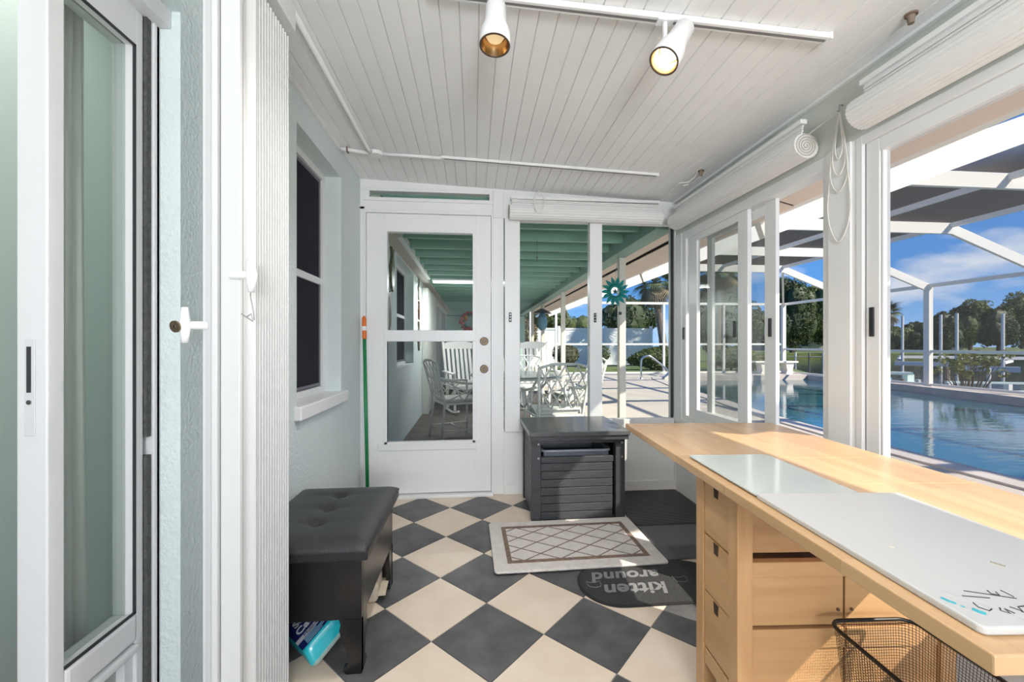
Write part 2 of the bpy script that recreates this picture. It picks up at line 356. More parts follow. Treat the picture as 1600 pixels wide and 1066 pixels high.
# curtain hanging behind the panel
bm = nb(); n = 40; ys = [1.04+.12*i/n for i in range(n+1)]
lo = [bm.verts.new((-1.0+.018*math.sin(i*.95)-.012*math.sin(i*.31), y, .05)) for i, y in enumerate(ys)]; hi_ = [bm.verts.new((-1.0+.012*math.sin(i*.95+.5), y, 2.1)) for i, y in enumerate(ys)]
for i in range(n): bm.faces.new((lo[i],lo[i+1],hi_[i+1],hi_[i]))
cu = obj('curtain', bm, mat('grey_curtain', (.80,.78,.74), .9), smooth=True); md = cu.modifiers.new('thick','SOLIDIFY'); md.thickness = .004
tag(cu, 'pale grey curtain hanging behind the narrow glass door panel', 'curtain')
# ---- accordion storm shutter folded against the wall
sh = thing('accordion_shutter', 'white aluminium accordion storm shutter folded into a stack by the green wall', 'storm shutter', (-.65,1.2,0))
obj('lead_channel', B(-.655,-.622,1.075,1.092,.02,2.12), SHUT, sh, bevel=.002)
obj('lead_rib', B(-.646,-.634,1.071,1.075,.02,2.12), mat('shutter_grey', (.55,.55,.56), .4), sh)
obj('slot_back', B(-.640,-.608,1.100,1.108,.02,2.12), mat('shutter_dark', (.22,.22,.22), .5), sh)
obj('lead_bar', B(-.620,-.575,1.086,1.100,.02,2.12), SHUT, sh, bevel=.002)
prof = [(-.60,1.102),(-.578,1.108),(-.590,1.125),(-.592,1.145),(-.576,1.165),(-.60,1.168)]
obj('curved_blade', prism(nb(), prof, 2, .02, 2.09), SHUT, sh)
nbl = 13; yb0, yb1 = 1.168, 1.372; dy = (yb1-yb0)/nbl
bl0 = obj('blade', prism(nb(), [(-.66,0),(-.596,.0005),(-.577,dy*.28),(-.577,dy*.52),(-.596,dy*.97),(-.66,dy*.98)], 2, .02, 2.085), SHUT); bl0.parent = sh; bl0.location = Vector((.65, yb0-1.2, 0))
for i in range(1, nbl): share(bl0, sh, loc=Vector((.65, yb0+i*dy-1.2, 0)))
obj('roller_pin_row', tube(nb(), [(-.60,1.14,2.105),(-.60,1.37,2.105)], .004), STEEL, sh)
obj('top_track', B(-.67,-.565,1.07,1.385,2.115,2.19), SHUT, sh); obj('foot_track', B(-.67,-.565,1.07,1.385,0,.02), SHUT, sh)
obj('wall_bracket', B(-.817,-.67,1.36,1.385,0,2.19), SHUT, sh)
def thandle(cx, cy, cz_, dx, dy, key):
    h = obj('handle', tube(nb(), [(cx,cy,cz_),(cx+dx,cy+dy,cz_)], .010, 12), WHITE, sh, smooth=False)
    e1 = Vector((cx+dx,cy+dy,cz_)); bm = nb(); tube(bm, [e1+Vector((0,0,.042)),e1+Vector((0,0,.02)),e1,e1-Vector((0,0,.02)),e1-Vector((0,0,.042))], [.007,.010,.013,.010,.007], 10)
    obj('grip', bm, WHITE, h, smooth=True)
    if key:
        k = e1+Vector((dx,dy,0))*.25; obj('key', lathe(nb(), [(.003,-.002),(.014,-.002),(.014,.002),(.003,.002)], k+Vector((-.006,-.004,-.004)), (.3,1,.2), 14), BRASS, h)
thandle(-.645,1.074,1.165,-.030,-.030,True)
thandle(-.596,1.086,1.29,.052,-.008,False)
for z in (1.28,1.165): obj('latch_body', B(-.628,-.610,1.090,1.101,z-.03,z+.03), mat('latch_dark', (.10,.10,.10), .4), sh, bevel=.003)
bm = nb(); tube(bm, [(-.545,1.078,1.27),(-.552,1.09,1.24),(-.542,1.085,1.20),(-.538,1.08,1.18)], .0014, 6); tube(bm, [(-.568,1.08,1.195),(-.540,1.078,1.176),(-.545,1.08,1.195),(-.556,1.08,1.187)], .0016, 6)
obj('hook_wire', bm, GREYM, sh)
# ================================================================== BACK WALL
wb = struct('wall_back', loc=(.4,YB,0), label='white end wall of the porch holding the door and windows')
Ya, Yb_ = YB, YB+.09
for a in ((XL,-.785,0,2.12),(XL,XR+.1,2.262,2.40),(.142,.225,0,2.262),(.225,XR+.1,2.06,2.262),(.225,XR,0,.47),(XL,.142,2.10,2.165),(XL,-.757,2.165,2.262),(.125,.142,2.165,2.262),(-.757,.125,2.243,2.262)):
    obj('wall_panel', B(a[0],a[1],Ya,Yb_,a[2],a[3]), WHITE, wb, bevel=.002)
obj('corner_post', B(1.548,XR+.10,Ya-.02,Yb_,0,2.262), WHITE, wb, bevel=.004)
for a in ((.142,.225,2.06,2.262),): obj('post_cap', B(a[0]+.005,a[1]-.005,Ya-.012,Ya,a[2],a[3]), TRIMW, wb)
obj('base_rail', B(.225,XR,Ya-.012,Ya,0,.07), TRIMW, wb, bevel=.002)
w3 = struct('window_3', loc=(-.3,YB,2.17), label='narrow transom window above the white door')
for a in ((-.790,.142,2.232,2.258),(-.790,.142,2.162,2.186),(-.790,-.748,2.186,2.232),(.118,.142,2.186,2.232)): obj('frame', B(a[0],a[1],Ya-.014,Ya,a[2],a[3]), TRIMW, w3, bevel=.002)
obj('pane', B(-.757,.125,Ya+.04,Ya+.044,2.165,2.243), GLASS, w3)
# ---- hinged door
d2 = struct('door_2', loc=(-.32,YB,0), label='white half glazed porch door with brass locks')
dx0, dx1, dt = -.772, .130, 2.072
for a in ((-.788,-.774,0,2.10),(.132,.146,0,2.10),(-.774,.132,2.074,2.10)): obj('casing', B(a[0],a[1],Ya-.016,Ya+.06,a[2],a[3]), TRIMW, d2, bevel=.002)
obj('threshold', B(-.788,.146,Ya-.045,Ya+.06,0,.022), TRIMW, d2, bevel=.004)
yd0, yd1 = Ya-.004, Ya+.038
for nm, a in (('stile',(dx0,-.645,.03,dt)),('stile',(.018,dx1,.03,dt)),('top_rail',(-.645,.018,1.955,dt)),('bottom_panel',(-.645,.018,.03,.392))):
    obj(nm, B(a[0],a[1],yd0,yd1,a[2],a[3]), WHITE, d2, bevel=.002)
obj('kick_molding', B(-.690,.026,yd0-.010,yd0,.345,.395), TRIMW, d2, bevel=.004)
bm = nb()
for a in ((-.645,-.622,.395,1.955),(-.005,.018,.395,1.955),(-.622,-.005,1.938,1.955)): box(bm, a[0],a[1],yd0-.012,yd1,a[2],a[3])
obj('glazing_bead', bm, TRIMW, d2)
ls = obj('lower_sash', B(-.640,.012,yd0-.016,yd0+.02,1.14,1.222), TRIMW, d2, bevel=.003)
for a in ((-.640,-.622,.395,1.14),(-.005,.012,.395,1.14),(-.640,.012,.392,.41)): obj('sash_edge', B(a[0],a[1],yd0-.016,yd0+.02,a[2],a[3]), TRIMW, ls)
obj('pane', B(-.622,-.005,yd0+.022,yd0+.026,1.2,1.94), glassmat('door_glass', (.95,.97,.96), refl=.25), d2); obj('pane', B(-.622,-.005,yd0+.008,yd0+.012,.405,1.15), glassmat('screened_glass', (.80,.81,.80), .05, (.2,.2,.2), .3), d2)
for z in (1.142,.936):
    lk = obj('lock', lathe(nb(), [(0,.012),(.026,.012),(.031,.006),(.031,0)], (.079,yd0,z), (0,-1,0), 24), BRASS, d2, smooth=False)
    obj('lock_core', lathe(nb(), [(0,.020),(.012,.020),(.014,.012),(.014,.010)], (.079,yd0,z), (0,-1,0), 16), mat('dark_brass', (.12,.10,.08), .45, .8), lk)
# ---- window_4 back sliders
w4 = struct('window_4', loc=(.9,YB,.47), label='pair of sliding window panes in the end wall beside the door')
for nm, a, y in (('stile',(.232,.345,.47,2.06),-.022),('bottom_rail',(.345,.875,.47,.565),-.020),('stile',(.875,.970,.47,2.06),-.030),('bottom_rail',(.970,1.545,.47,.548),-.014),('top_rail',(.345,1.545,2.04,2.06),-.012)):
    obj(nm, B(a[0],a[1],Ya+y,Ya+.04,a[2],a[3]), TRIMW, w4, bevel=.003)
obj('dark_seal', B(1.537,1.545,Ya-.002,Ya+.03,.548,2.04), DARK, w4)
obj('pane', B(.345,.875,Ya+.008,Ya+.012,.565,2.04), MATS['door_glass'], w4); obj('pane', B(.970,1.537,Ya+.020,Ya+.024,.548,2.04), MATS['door_glass'], w4)
for x in (.262,.905):
    l = obj('latch', B(x,x+.020,Ya-.034,Ya-.018,1.285,1.355), mat('black_latch', (.02,.02,.02), .4), w4, bevel=.003)
    for z in (1.30,1.322,1.342): obj('latch_dot', B(x+.004,x+.016,Ya-.036,Ya-.034,z-.004,z+.004), GREYM, l)
# ================================================================== RIGHT WALL
wr = struct('wall_right', loc=(XR,1.5,0), label='white low wall and header on the pool side')
obj('knee_wall', B(XR,XR+.1,Y0-.1,YB,0,.53), WHITE, wr, bevel=.002); obj('header', B(XR,XR+.12,Y0-.1,YB+.1,1.955,2.40), mat('sage_header', (.60,.63,.585), .6), wr)
obj('sill_board', B(XR-.012,XR+.1,Y0-.1,YB,.53,.56), TRIMW, wr, bevel=.003)
pm = obj('post', B(XR-.004,XR+.10,1.553,1.704,.56,1.955), WHITE, wr, bevel=.003)
obj('post_face', B(XR-.012,XR-.004,1.575,1.680,.56,1.955), WHITE, pm)
obj('post', B(XR-.004,XR+.10,2.985,YB,.56,1.955), WHITE, wr, bevel=.003); obj('post', B(XR-.004,XR+.10,-.55,-.40,.56,1.955), WHITE, wr); obj('post', B(XR-.004,XR+.10,-2.55,-2.40,.56,1.955), WHITE, wr); obj('post', B(XR-.004,XR+.10,Y0-.1,Y0,.56,1.955), WHITE, wr)
w5 = struct('window_5', loc=(XR,2.3,.56), label='sliding windows on the pool side nearest the far corner')
def pieces(w, lst, x0, x1, m=VINYL):
    for nm, y0, y1, z0, z1 in lst: obj(nm, B(x0,x1,y0,y1,z0,z1), m, w, bevel=.003)
pieces(w5, [('frame_side',2.925,2.985,.56,1.955),('frame_side',1.704,1.722,.56,1.955),('frame_head',1.722,2.925,1.895,1.955),('frame_foot',1.722,2.925,.56,.60)], XR, XR+.085)
pieces(w5, [('stile',2.79,2.90,.60,1.895),('stile',2.246,2.335,.60,1.895),('rail',2.335,2.79,1.85,1.895),('rail',2.335,2.79,.60,.66)], XR+.008, XR+.034)
pieces(w5, [('stile',2.655,2.715,.60,1.87),('stile',2.064,2.150,.60,1.895),('rail',2.150,2.655,1.83,1.88),('rail',2.150,2.655,.60,.66)], XR+.040, XR+.062)
obj('pane', B(XR+.020,XR+.024,2.335,2.79,.66,1.85), GLASSD, w5); obj('pane', B(XR+.050,XR+.054,2.150,2.655,.66,1.83), GLASS, w5)
obj('screen', B(XR+.070,XR+.072,2.15,2.69,.62,1.88), SCRW, w5)
for y, x in ((2.105,XR+.034),(2.36,XR+.001)): obj('latch', B(x-.001,x+.008,y-.010,y+.010,1.16,1.26), MATS['black_latch'], w5, bevel=.002)
obj('latch', B(XR-.006,XR+.001,2.945,2.965,1.155,1.245), MATS['black_latch'], w5, bevel=.002)
def near_window(nm, y0, y1, label, loc):
    w = struct(nm, loc=loc, label=label)
    pieces(w, [('frame_side',y1-.028,y1,.56,1.955),('frame_side',y0,y0+.028,.56,1.955),('frame_head',y0+.028,y1-.028,1.918,1.955),('frame_foot',y0+.028,y1-.028,.56,.60)], XR-.008, XR+.085)
    pieces(w, [('stile',y1-.088,y1-.032,.60,1.918),('stile',y0+.032,y0+.088,.60,1.918),('rail',y0+.088,y1-.088,1.865,1.918),('rail',y0+.088,y1-.088,.60,.66)], XR+.004, XR+.050)
    obj('seal', B(XR+.006,XR+.051,y1-.0315,y1-.0285,.60,1.918), DARK, w); obj('bead', B(XR+.010,XR+.040,y1-.097,y1-.091,.66,1.865), TRIMW, w)
    obj('screen_edge', B(XR+.012,XR+.046,y1-.0905,y1-.0882,.66,1.865), DARK, w)
    obj('screen', B(XR+.026,XR+.028,y0+.088,y1-.088,.66,1.865), SCRW, w)
    obj('latch', B(XR-.003,XR+.004,y1-.068,y1-.050,1.15,1.265), MATS['black_latch'], w, bevel=.002)
near_window('window_6', -.40, 1.553, 'large screened window on the pool side beside the wooden table', (XR,.6,.56))
near_window('window_7', -2.4, -.55, 'screened window on the pool side behind the camera', (XR,-1.5,.56))
near_window('window_8', Y0, -2.55, 'screened window on the pool side, farthest behind the camera', (XR,-3.2,.56))
wre = struct('wall_rear', loc=(.4,Y0,0), label='end wall behind the camera around the opening at the added rear light')
for a in ((XL,XR,0,.25),(XL,XR,2.2,2.4),(XL,-.72,.25,2.2),(1.46,XR,.25,2.2)): obj('wall_panel', B(a[0],a[1],Y0-.1,Y0,a[2],a[3]), WHITE, wre)
# roof over porch and lanai, peach eaves
rf = struct('roof', prism(nb(), [(-2.4,2.50),(XR+.12,2.41),(2.20,2.19),(2.20,2.22),(XR+.12,2.47),(-2.4,2.62)], 1, Y0-.2, 13.2), mat('roof_white', (.6,.58,.55), .8), label='low roof over the porch and lanai')
sf = struct('trim_2', loc=(1.9,5,2.1), label='peach painted soffit boards under the eaves')
for i, (xa, xb, za, zb) in enumerate(((1.66,1.89,2.175,2.129),(1.935,2.17,2.116,2.055))):
    for k in range(5):
        ya = Y0-.2+k*3.42; jig = (0, .006, -.004, .003, 0)[k]
        obj('soffit_board', prism(nb(), [(xa,za),(xb,zb+jig*i),(xb,zb+.006+jig*i),(xa,za+.006)], 1, ya, ya+3.41), SOFF, sf)
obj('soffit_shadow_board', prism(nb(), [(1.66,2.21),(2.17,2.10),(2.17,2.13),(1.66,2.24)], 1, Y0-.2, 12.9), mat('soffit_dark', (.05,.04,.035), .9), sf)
obj('fascia', B(2.17,2.19,Y0-.2,12.9,2.065,2.22), CAGE, sf)
gt = struct('trim_3', B(2.19,2.25,Y0-.2,14.6,2.07,2.13), CAGE, label='white aluminium gutter along the eaves')
# ================================================================== CEILING FITTINGS
def track(name, label, x0, x1, y, w=.032, h=.020):
    t = thing(name, label, 'light track', ((x0+x1)/2, y, cz((x0+x1)/2)-h))
    bm = nb(); bar(bm, (x0,y,cz(x0)-h/2-.001), (x1,y,cz(x1)-h/2-.001), w, h); obj('rail', bm, TRIMW, t, bevel=.002)
    bm = nb(); bar(bm, (x0+.02,y,cz(x0)-h-.0015), (x1-.012,y,cz(x1)-h-.0015), .010, .002); obj('slot', bm, mat('slot_dark', (.18,.17,.17), .5), t)
    bm = nb(); bar(bm, (x1-.006,y,cz(x1)-h/2-.002), (x1+.004,y,cz(x1)-h/2-.002), w+.004, h+.004); obj('end_cap', bm, TRIMW, t)
    return t
track('light_track', 'white lighting track on the ceiling carrying the two spotlights', -.15, 1.27, 1.385)
track('light_track', 'thin white track on the ceiling near the door wall', -.20, 1.20, 2.62, .026, .016)
def spot(label, base, top, tip, lit):
    t = thing('track_spotlight', label, 'spotlight', base, 0, 'spotlights on the ceiling track')
    obj('adapter', B(base[0]-.03,base[0]+.03,base[1]-.017,base[1]+.017,base[2]-.006,cz(base[0])-.018), TRIMW, t, bevel=.003)
    arm = Vector(base)+Vector((0,0,-.055)); obj('swivel_arm', tube(nb(), [Vector(base)+Vector((0,0,-.004)), arm, (Vector(top)*.62+Vector(tip)*.38)], .009, 10), TRIMW, t)
    a, b = Vector(top), Vector(tip); L = (b-a).length
    bd = obj('housing', lathe(nb(), [(0,0),(.026,.0),(.034,.006),(.036,L*.42),(.040,L*.50),(.049,L*.68),(.0505,L*.8),(.0505,L),(.047,L),(.045,L*.80)], a, b-a, 28), WHITE, t, smooth=True)
    obj('reflector', lathe(nb(), [(.0465,L*.99),(.041,L*.86),(.030,L*.70)], a, b-a, 28), mat('bronze_reflector', (.55,.36,.18), .25, 1), bd, smooth=True)
    obj('rim', lathe(nb(), [(.0445,L*.985),(.0505,L*.985),(.0510,L*1.004),(.0455,L*1.004),(.0445,L*.985)], a, b-a, 28), mat('bronze_rim', (.13,.09,.06), .4, .6), bd)
    em = mat('bulb_lit', (1,.9,.7), .4, emit=(1,.90,.70,6)) if lit else mat('bulb_dim', (.9,.75,.5), .25, emit=(1,.72,.38,.35))
    obj('bulb', lathe(nb(), [(0,L*.845),(.016,L*.840),(.026,L*.82),(.031,L*.76)], a, b-a, 20), em, t, smooth=True)
    d = (b-a).normalized(); l = bpy.data.lights.new('spot_lamp', 'SPOT'); l.energy = 14 if lit else 30; l.spot_size = R(150); l.spot_blend = 1; l.shadow_soft_size = .03; l.color = (1,.965,.91)
    lo = bpy.data.objects.new('spot_lamp', l); C.objects.link(lo); lo.parent = t; lo.location = Vector(tip)+d*.015-Vector(base); lo.rotation_euler = d.to_track_quat('-Z','Y').to_euler()
spot('white spotlight pointing straight down, dim bronze inside, at the top of the picture', (.075,1.385,2.262), (.075,1.385,2.248), (.070,1.372,2.105), False)
spot('lit white spotlight tilted to the left on the ceiling track', (.66,1.385,2.238), (.728,1.375,2.215), (.640,1.352,2.075), True)
cd = thing('ceiling_conduit', 'white electrical conduit running along the ceiling edge to a round junction box', 'conduit', (-.64,2.6,2.28))
obj('pipe', tube(nb(), [(-.650,Y0+.05,cz(-.65)-.014),(-.632,2.56,cz(-.63)-.014),(-.622,2.60,cz(-.63)-.02)], .0125, 10), TRIMW, cd, smooth=True)
obj('junction_box', lathe(nb(), [(.0,0),(.042,0),(.045,.022),(.0,.024)], (-.60,2.635,cz(-.6)-.026), (0,0,1), 20), TRIMW, cd)
obj('pipe', tube(nb(), [(-.60,2.63,cz(-.6)-.014),(-.20,2.62,cz(-.2)-.012)], .010, 10), TRIMW, cd, smooth=True); obj('pipe', tube(nb(), [(-.80,2.60,cz(-.8)-.014),(-.64,2.63,cz(-.64)-.014)], .012, 10), TRIMW, cd, smooth=True)
obj('pipe_clip', B(-.765,-.757,2.59,2.625,cz(-.76)-.03,cz(-.76)-.002), mat('rust', (.20,.14,.10), .8), cd)
obj('corner_molding', B(XL+.001,XL+.016,1.40,2.60,cz(XL)-.020,cz(XL)-.001), TRIMW, cd)
def fitting(label, x, y):
    t = thing('ceiling_socket', label, 'ceiling fitting', (x,y,cz(x)-.03))
    obj('flange', lathe(nb(), [(0,0),(.018,0),(.018,.006),(0,.006)], (x,y,cz(x)-.007), seg=14), MATS['rust'], t)
    obj('plug', lathe(nb(), [(0,0),(.009,0),(.012,.026),(0,.026)], (x,y,cz(x)-.033), seg=12), mat('brown_plug', (.22,.17,.13), .6), t)
fitting('small brown plug in the ceiling near the top right blind', 1.455, 1.26); fitting('small brown plug in the ceiling at the far end of the side blind', 1.44, 2.52)
hk = thing('cup_hook', 'small white ceiling hook near the far corner', 'hook', (1.40,2.55,2.18))
obj('hook_shank', tube(nb(), [(1.42,2.53,2.225),(1.425,2.56,2.20),(1.40,2.60,2.180),(1.34,2.62,2.178)], .003, 6), FABW, hk); obj('hook_tip', tube(nb(), [(1.40,2.60,2.180),(1.41,2.62,2.172),(1.385,2.64,2.17)], .003, 6), FABW, hk)
# ================================================================== ROLLED BLINDS
def blind(label, p0, p1, r, drop, head):
    """p0,p1: roll axis; the blind hangs above the roll from its head rail"""
    p0, p1 = Vector(p0), Vector(p1); d = (p1-p0).normalized(); side = Vector((0,0,1)).cross(d).normalized()
    t = thing('rolled_blind', label, 'blind', (p0+p1)/2, 0, 'rolled up slat blinds')
    n = 22; poly = []
    for k in range(2*n): a = 2*PI*k/(2*n); rr = r*(1+.06*math.sin(a*2+.6)) - (.0035 if k % 2 else 0); poly.append((a, rr))
    bm = nb(); ra = [bm.verts.new(p0+side*math.cos(a)*q+Vector((0,0,math.sin(a)*q))) for a, q in poly]; rb = [bm.verts.new(p1+side*math.cos(a)*q+Vector((0,0,math.sin(a)*q))) for a, q in poly]
    m_ = len(poly)
    for k in range(m_): bm.faces.new((ra[k],ra[(k+1)%m_],rb[(k+1)%m_],rb[k]))
    bm.faces.new(ra[::-1]); bm.faces.new(rb)
    ro = obj('roll', bm, BLINDM, t)
    for p, s in ((p0,-1),(p1,1)):
        pts = [p+d*s*.002+side*math.cos(a)*(r*.92*a/(9*PI))+Vector((0,0,math.sin(a)*(r*.92*a/(9*PI)))) for a in [k*.35 for k in range(4, 81)]]
        obj('spiral_edge', tube(nb(), pts, .0028, 5), mat('blind_edge', (.50,.46,.40), .8), ro)
    for i in range(head):
        z = p0.z+r*.85+i*(drop/head); off = side*random.uniform(-.003,.003)
        bm = nb(); bar(bm, p0+d*.02+off+Vector((0,0,z-p0.z+.006)), p1-d*.02+off+Vector((0,0,z-p0.z+.006)), .008, drop/head-.002); obj('slat', bm, BLINDM, t)
    zt = p0.z+r*.85+drop+.012
    bm = nb(); bar(bm, Vector((p0.x,p0.y,zt))+d*.012, Vector((p1.x,p1.y,zt))-d*.012, .032, .020); obj('head_rail', bm, TRIMW, t, bevel=.002)
    return t
blind('white slat blind rolled up above the far pool side windows', (1.485,1.735,2.010), (1.485,2.955,2.020), .058, .055, 5)
blind('white slat blind rolled up above the near pool side window', (1.485,-.55,2.000), (1.485,1.475,2.005), .060, .055, 5)
blind('white slat blind rolled up above the end wall windows', (.262,3.030,2.085), (1.41,3.030,2.078), .058, .045, 4)
def cords(label, pts_list, m=FABW, hook=None):
    t = thing('blind_cord', label, 'cord', pts_list[0][0]); 
    for p in pts_list: obj('cord_strand', tube(nb(), spline(p), .0026, 6), m, t)
    if hook: obj('hook', tube(nb(), hook, .003, 6), GREYM, t)
h0 = Vector((1.538,1.62,2.10)); L_ = []
for i, dz in enumerate((.20,.27,.34,.55)):
    s = .018+.012*i; L_.append([h0+Vector((0,0,.0)), h0+Vector((-.004,-s*.7,-dz*.4)), h0+Vector((-.004,-s,-dz*.8)), h0+Vector((-.005,0,-dz)), h0+Vector((-.004,s,-dz*.75)), h0+Vector((0,s*.6,-dz*.3)), h0])
L_.append([h0, h0+Vector((-.02,.10,-.02)), (1.49,1.76,2.05)])
cords('bundle of white blind cords hanging from a hook on the window post', L_, FABW, [h0+Vector((.016,0,.03)), h0+Vector((0,0,.03)), h0, h0+Vector((-.01,0,.004))])
h1 = Vector((.47,3.0,2.235))
cords('white cord loop hanging over the blind on the end wall', [[h1, h1+Vector((-.03,-.02,-.05)), h1+Vector((-.035,-.045,-.12)), h1+Vector((-.01,-.05,-.17)), h1+Vector((.02,-.045,-.15)), h1+Vector((.04,-.04,-.08)), h1+Vector((.015,-.01,-.01)), h1], [h1+Vector((-.03,-.05,-.14)), h1+Vector((-.02,.03,-.20)), h1+Vector((.0,.07,-.22))]])
# pull chain in front of the window glass
pc = thing('pull_chain', 'thin ceiling fan pull chain seen through the end wall window', 'chain', (.60,3.9,1.9)); obj('chain', tube(nb(), [(.60,3.9,2.12),(.60,3.9,1.955)], .002, 5), BRASS, pc); obj('bob', lathe(nb(), [(0,0),(.007,.008),(.007,.02),(0,.03)], (.60,3.9,1.925), seg=10), BRASS, pc)
# ================================================================== BROOM
br = thing('broom', 'broom with green pole and orange tip leaning in the corner by the door', 'broom', (-.70,2.85,0))
pA, pB = Vector((-.720,2.92,.10)), Vector((-.775,3.045,1.32)); dd = (pB-pA).normalized()
obj('pole', tube(nb(), [pA, pB-dd*.16], .0125, 12), mat('green_pole', (.012,.22,.075), .35), br, smooth=True)
tp = obj('orange_grip', tube(nb(), [pB-dd*.165, pB-dd*.15, pB-dd*.02, pB], [.013,.016,.015,.008], 12), mat('orange_grip', (.75,.17,.025), .45), br, smooth=True)
bm = nb(); tube(bm, [pB-dd*.105, pB-dd*.075], .0166, 12); obj('grip_sticker', bm, WHITE, tp)
obj('brush_head', B(-.80,-.62,2.88,2.93,.06,.11), mat('green_head', (.02,.2,.08), .4), br, bevel=.008); bm = nb()
for i in range(40):
    x = -.795+.004*i*1.08; bar(bm, (x,2.905,.06), (x-.02+.001*i,2.905+random.uniform(-.02,.02),.001), .003, .03)
obj('bristles', bm, mat('bristle', (.2,.2,.2), .8), br)
# ================================================================== BLACK STORAGE BENCH
bn = thing('storage_bench', 'black leather topped storage bench with buttoned cushion and curved legs', 'bench', (-.575,1.72,0))
bx0, bx1, by0, by1 = -.80, -.350, 1.425, 2.025
bm = nb(); N = 36; grid = []
for j in range(N+1):
    row = []
    for i in range(N+1):
        u, v = i/N, j/N; x, y = bx0+(bx1-bx0)*u, by0+(by1-by0)*v
        ed = min(u*.45, (1-u)*.45, v*.6, (1-v)*.6); z = .432 + .032*(1-math.exp(-ed/.028))
        for by in (1.60,1.735,1.88):
            q = math.hypot(x+.577, (y-by)); z -= .020*math.exp(-(q/.022)**2) + .006*math.exp(-(q/.06)**2)
            z -= .004*math.exp(-((y-by)/.012)**2)*math.exp(-((x+.577)/.11)**2)
        row.append(bm.verts.new((x,y,z)))
    grid.append(row)
for j in range(N):
    for i in range(N): bm.faces.new((grid[j][i],grid[j][i+1],grid[j+1][i+1],grid[j+1][i]))
edge = [grid[0][i] for i in range(N)]+[grid[j][N] for j in range(N)]+[grid[N][i] for i in range(N,0,-1)]+[grid[j][0] for j in range(N,0,-1)]
prev = edge
for dz, ins in ((-.010,-.004),(-.030,-.003),(-.034,.004)):
    nx = []
    for v in edge:
        x, y = v.co.x, v.co.y; cx, cy = (bx0+bx1)/2, (by0+by1)/2
        nx.append(bm.verts.new((x-math.copysign(ins,x-cx) if abs(x-cx)>.224 else x, y-math.copysign(ins,y-cy) if abs(y-cy)>.299 else y, .432+dz)))
    for k in range(len(edge)): bm.faces.new((prev[k],prev[(k+1)%len(edge)],nx[(k+1)%len(edge)],nx[k]))
    prev = nx
bm.faces.new(prev)
cs = obj('cushion', bm, BLACKL, bn, smooth=True)
for by in (1.60,1.735,1.88): obj('button', lathe(nb(), [(0,.006),(.007,.005),(.010,.0)], (-.577,by,.441), seg=12), BLACKL, cs, smooth=True)
ax0, ax1, ay0, ay1 = -.775, -.378, 1.455, 1.995
obj('lid_board', B(ax0+.003,ax1-.003,ay0+.003,ay1-.003,.385,.399), BLACKW, bn)
for nm, a in (('apron',(ax0,ax1,ay0,ay0+.018)),('apron',(ax0,ax1,ay1-.018,ay1)),('apron',(ax0,ax0+.018,ay0+.018,ay1-.018)),('apron',(ax1-.018,ax1,ay0+.018,ay1-.018))): obj(nm, B(*a,.185,.385), BLACKW, bn, bevel=.003)
def legprof(s, o):   # outline from the outer edge o inwards (s = direction inwards)
    return [(o,.186),(o,.0),(o+s*.050,.0),(o+s*.062,.010),(o+s*.060,.024),(o+s*.050,.026),(o+s*.044,.045),(o+s*.052,.085),(o+s*.068,.12),(o+s*.074,.15),(o+s*.070,.17),(o+s*.075,.186)]
for ox, sx in ((ax0,1),(ax1,-1)):
    for oy, sy in ((ay0,1),(ay1,-1)):
        l = obj('leg', prism(nb(), legprof(sx,ox), 1, min(oy,oy+sy*.020), max(oy,oy+sy*.020)), BLACKW, bn)
        obj('leg_side', prism(nb(), legprof(sy,oy+sy*.0005), 0, min(ox,ox+sx*.020), max(ox,ox+sx*.020)), BLACKW, l)
# ================================================================== CAT LITTER BAG
TEAL = mat('bag_teal', (.02,.48,.56), .22, var=.15, vscale=6, bump=.3, bscale=14, coat=.4)
bg_ = thing('litter_bag', 'teal cat litter bag leaning on the floor under the black bench', 'bag', (-.569,1.668,.073)); bg_.rotation_euler = (0,R(-33),R(45))
Lx, Ly, Hh = .26, .30, .080
bm = nb(); n = 22; rows = []
for j in range(n+1):
    row = []
    for i in range(n+1):
        u, v = i/n*2-1, j/n*2-1; h = Hh*(1-abs(u)**14)**.5*(1-abs(v)**14)**.5
        row.append(bm.verts.new((u*Lx/2, v*Ly/2, .022+max(h-.022,0)+.0025*math.sin(9*u+4*v)*(1-abs(u))*(1-abs(v)))))
    rows.append(row)
for j in range(n):
    for i in range(n): bm.faces.new((rows[j][i],rows[j][i+1],rows[j+1][i+1],rows[j+1][i]))
body = obj('bag_body', bm, TEAL, bg_, smooth=True, local=True)
bm = nb(); prism(bm, rrect(-Lx/2,Lx/2,-Ly/2,Ly/2,.02), 2, .001, .024); obj('bag_side', bm, mat('bag_side', (.55,.50,.40), .35, col2=(.08,.40,.42), vscale=1.2, stretch=(2,40,60)), bg_, local=True, bevel=.008)
ztop = .0818
NAVY = mat('bag_navy', (.008,.015,.11), .3); 
def flat(name, x0, x1, y0, y1, z, m, par): return obj(name, B(x0,x1,y0,y1,z,z+.0012), m, par, local=True)
flat('navy_block', -.118, .108, -.075, .030, ztop, NAVY, bg_); flat('grey_band', -.118, .108, -.096, -.074, ztop-.0004, mat('bag_grey', (.55,.57,.62), .3), bg_); flat('navy_block', -.118,.09,-.130,-.096, ztop, NAVY, bg_); flat('purple_patch', .045,.108,-.132,-.116, ztop-.001, mat('bag_purple', (.36,.30,.60), .3, col2=(.10,.12,.42), vscale=20), bg_)
flat('violet_streak', .03,.10,-.112,-.084, ztop+.0006, MATS['bag_purple'], bg_)
LET = mat('bag_white_ink', (.85,.87,.9), .35)
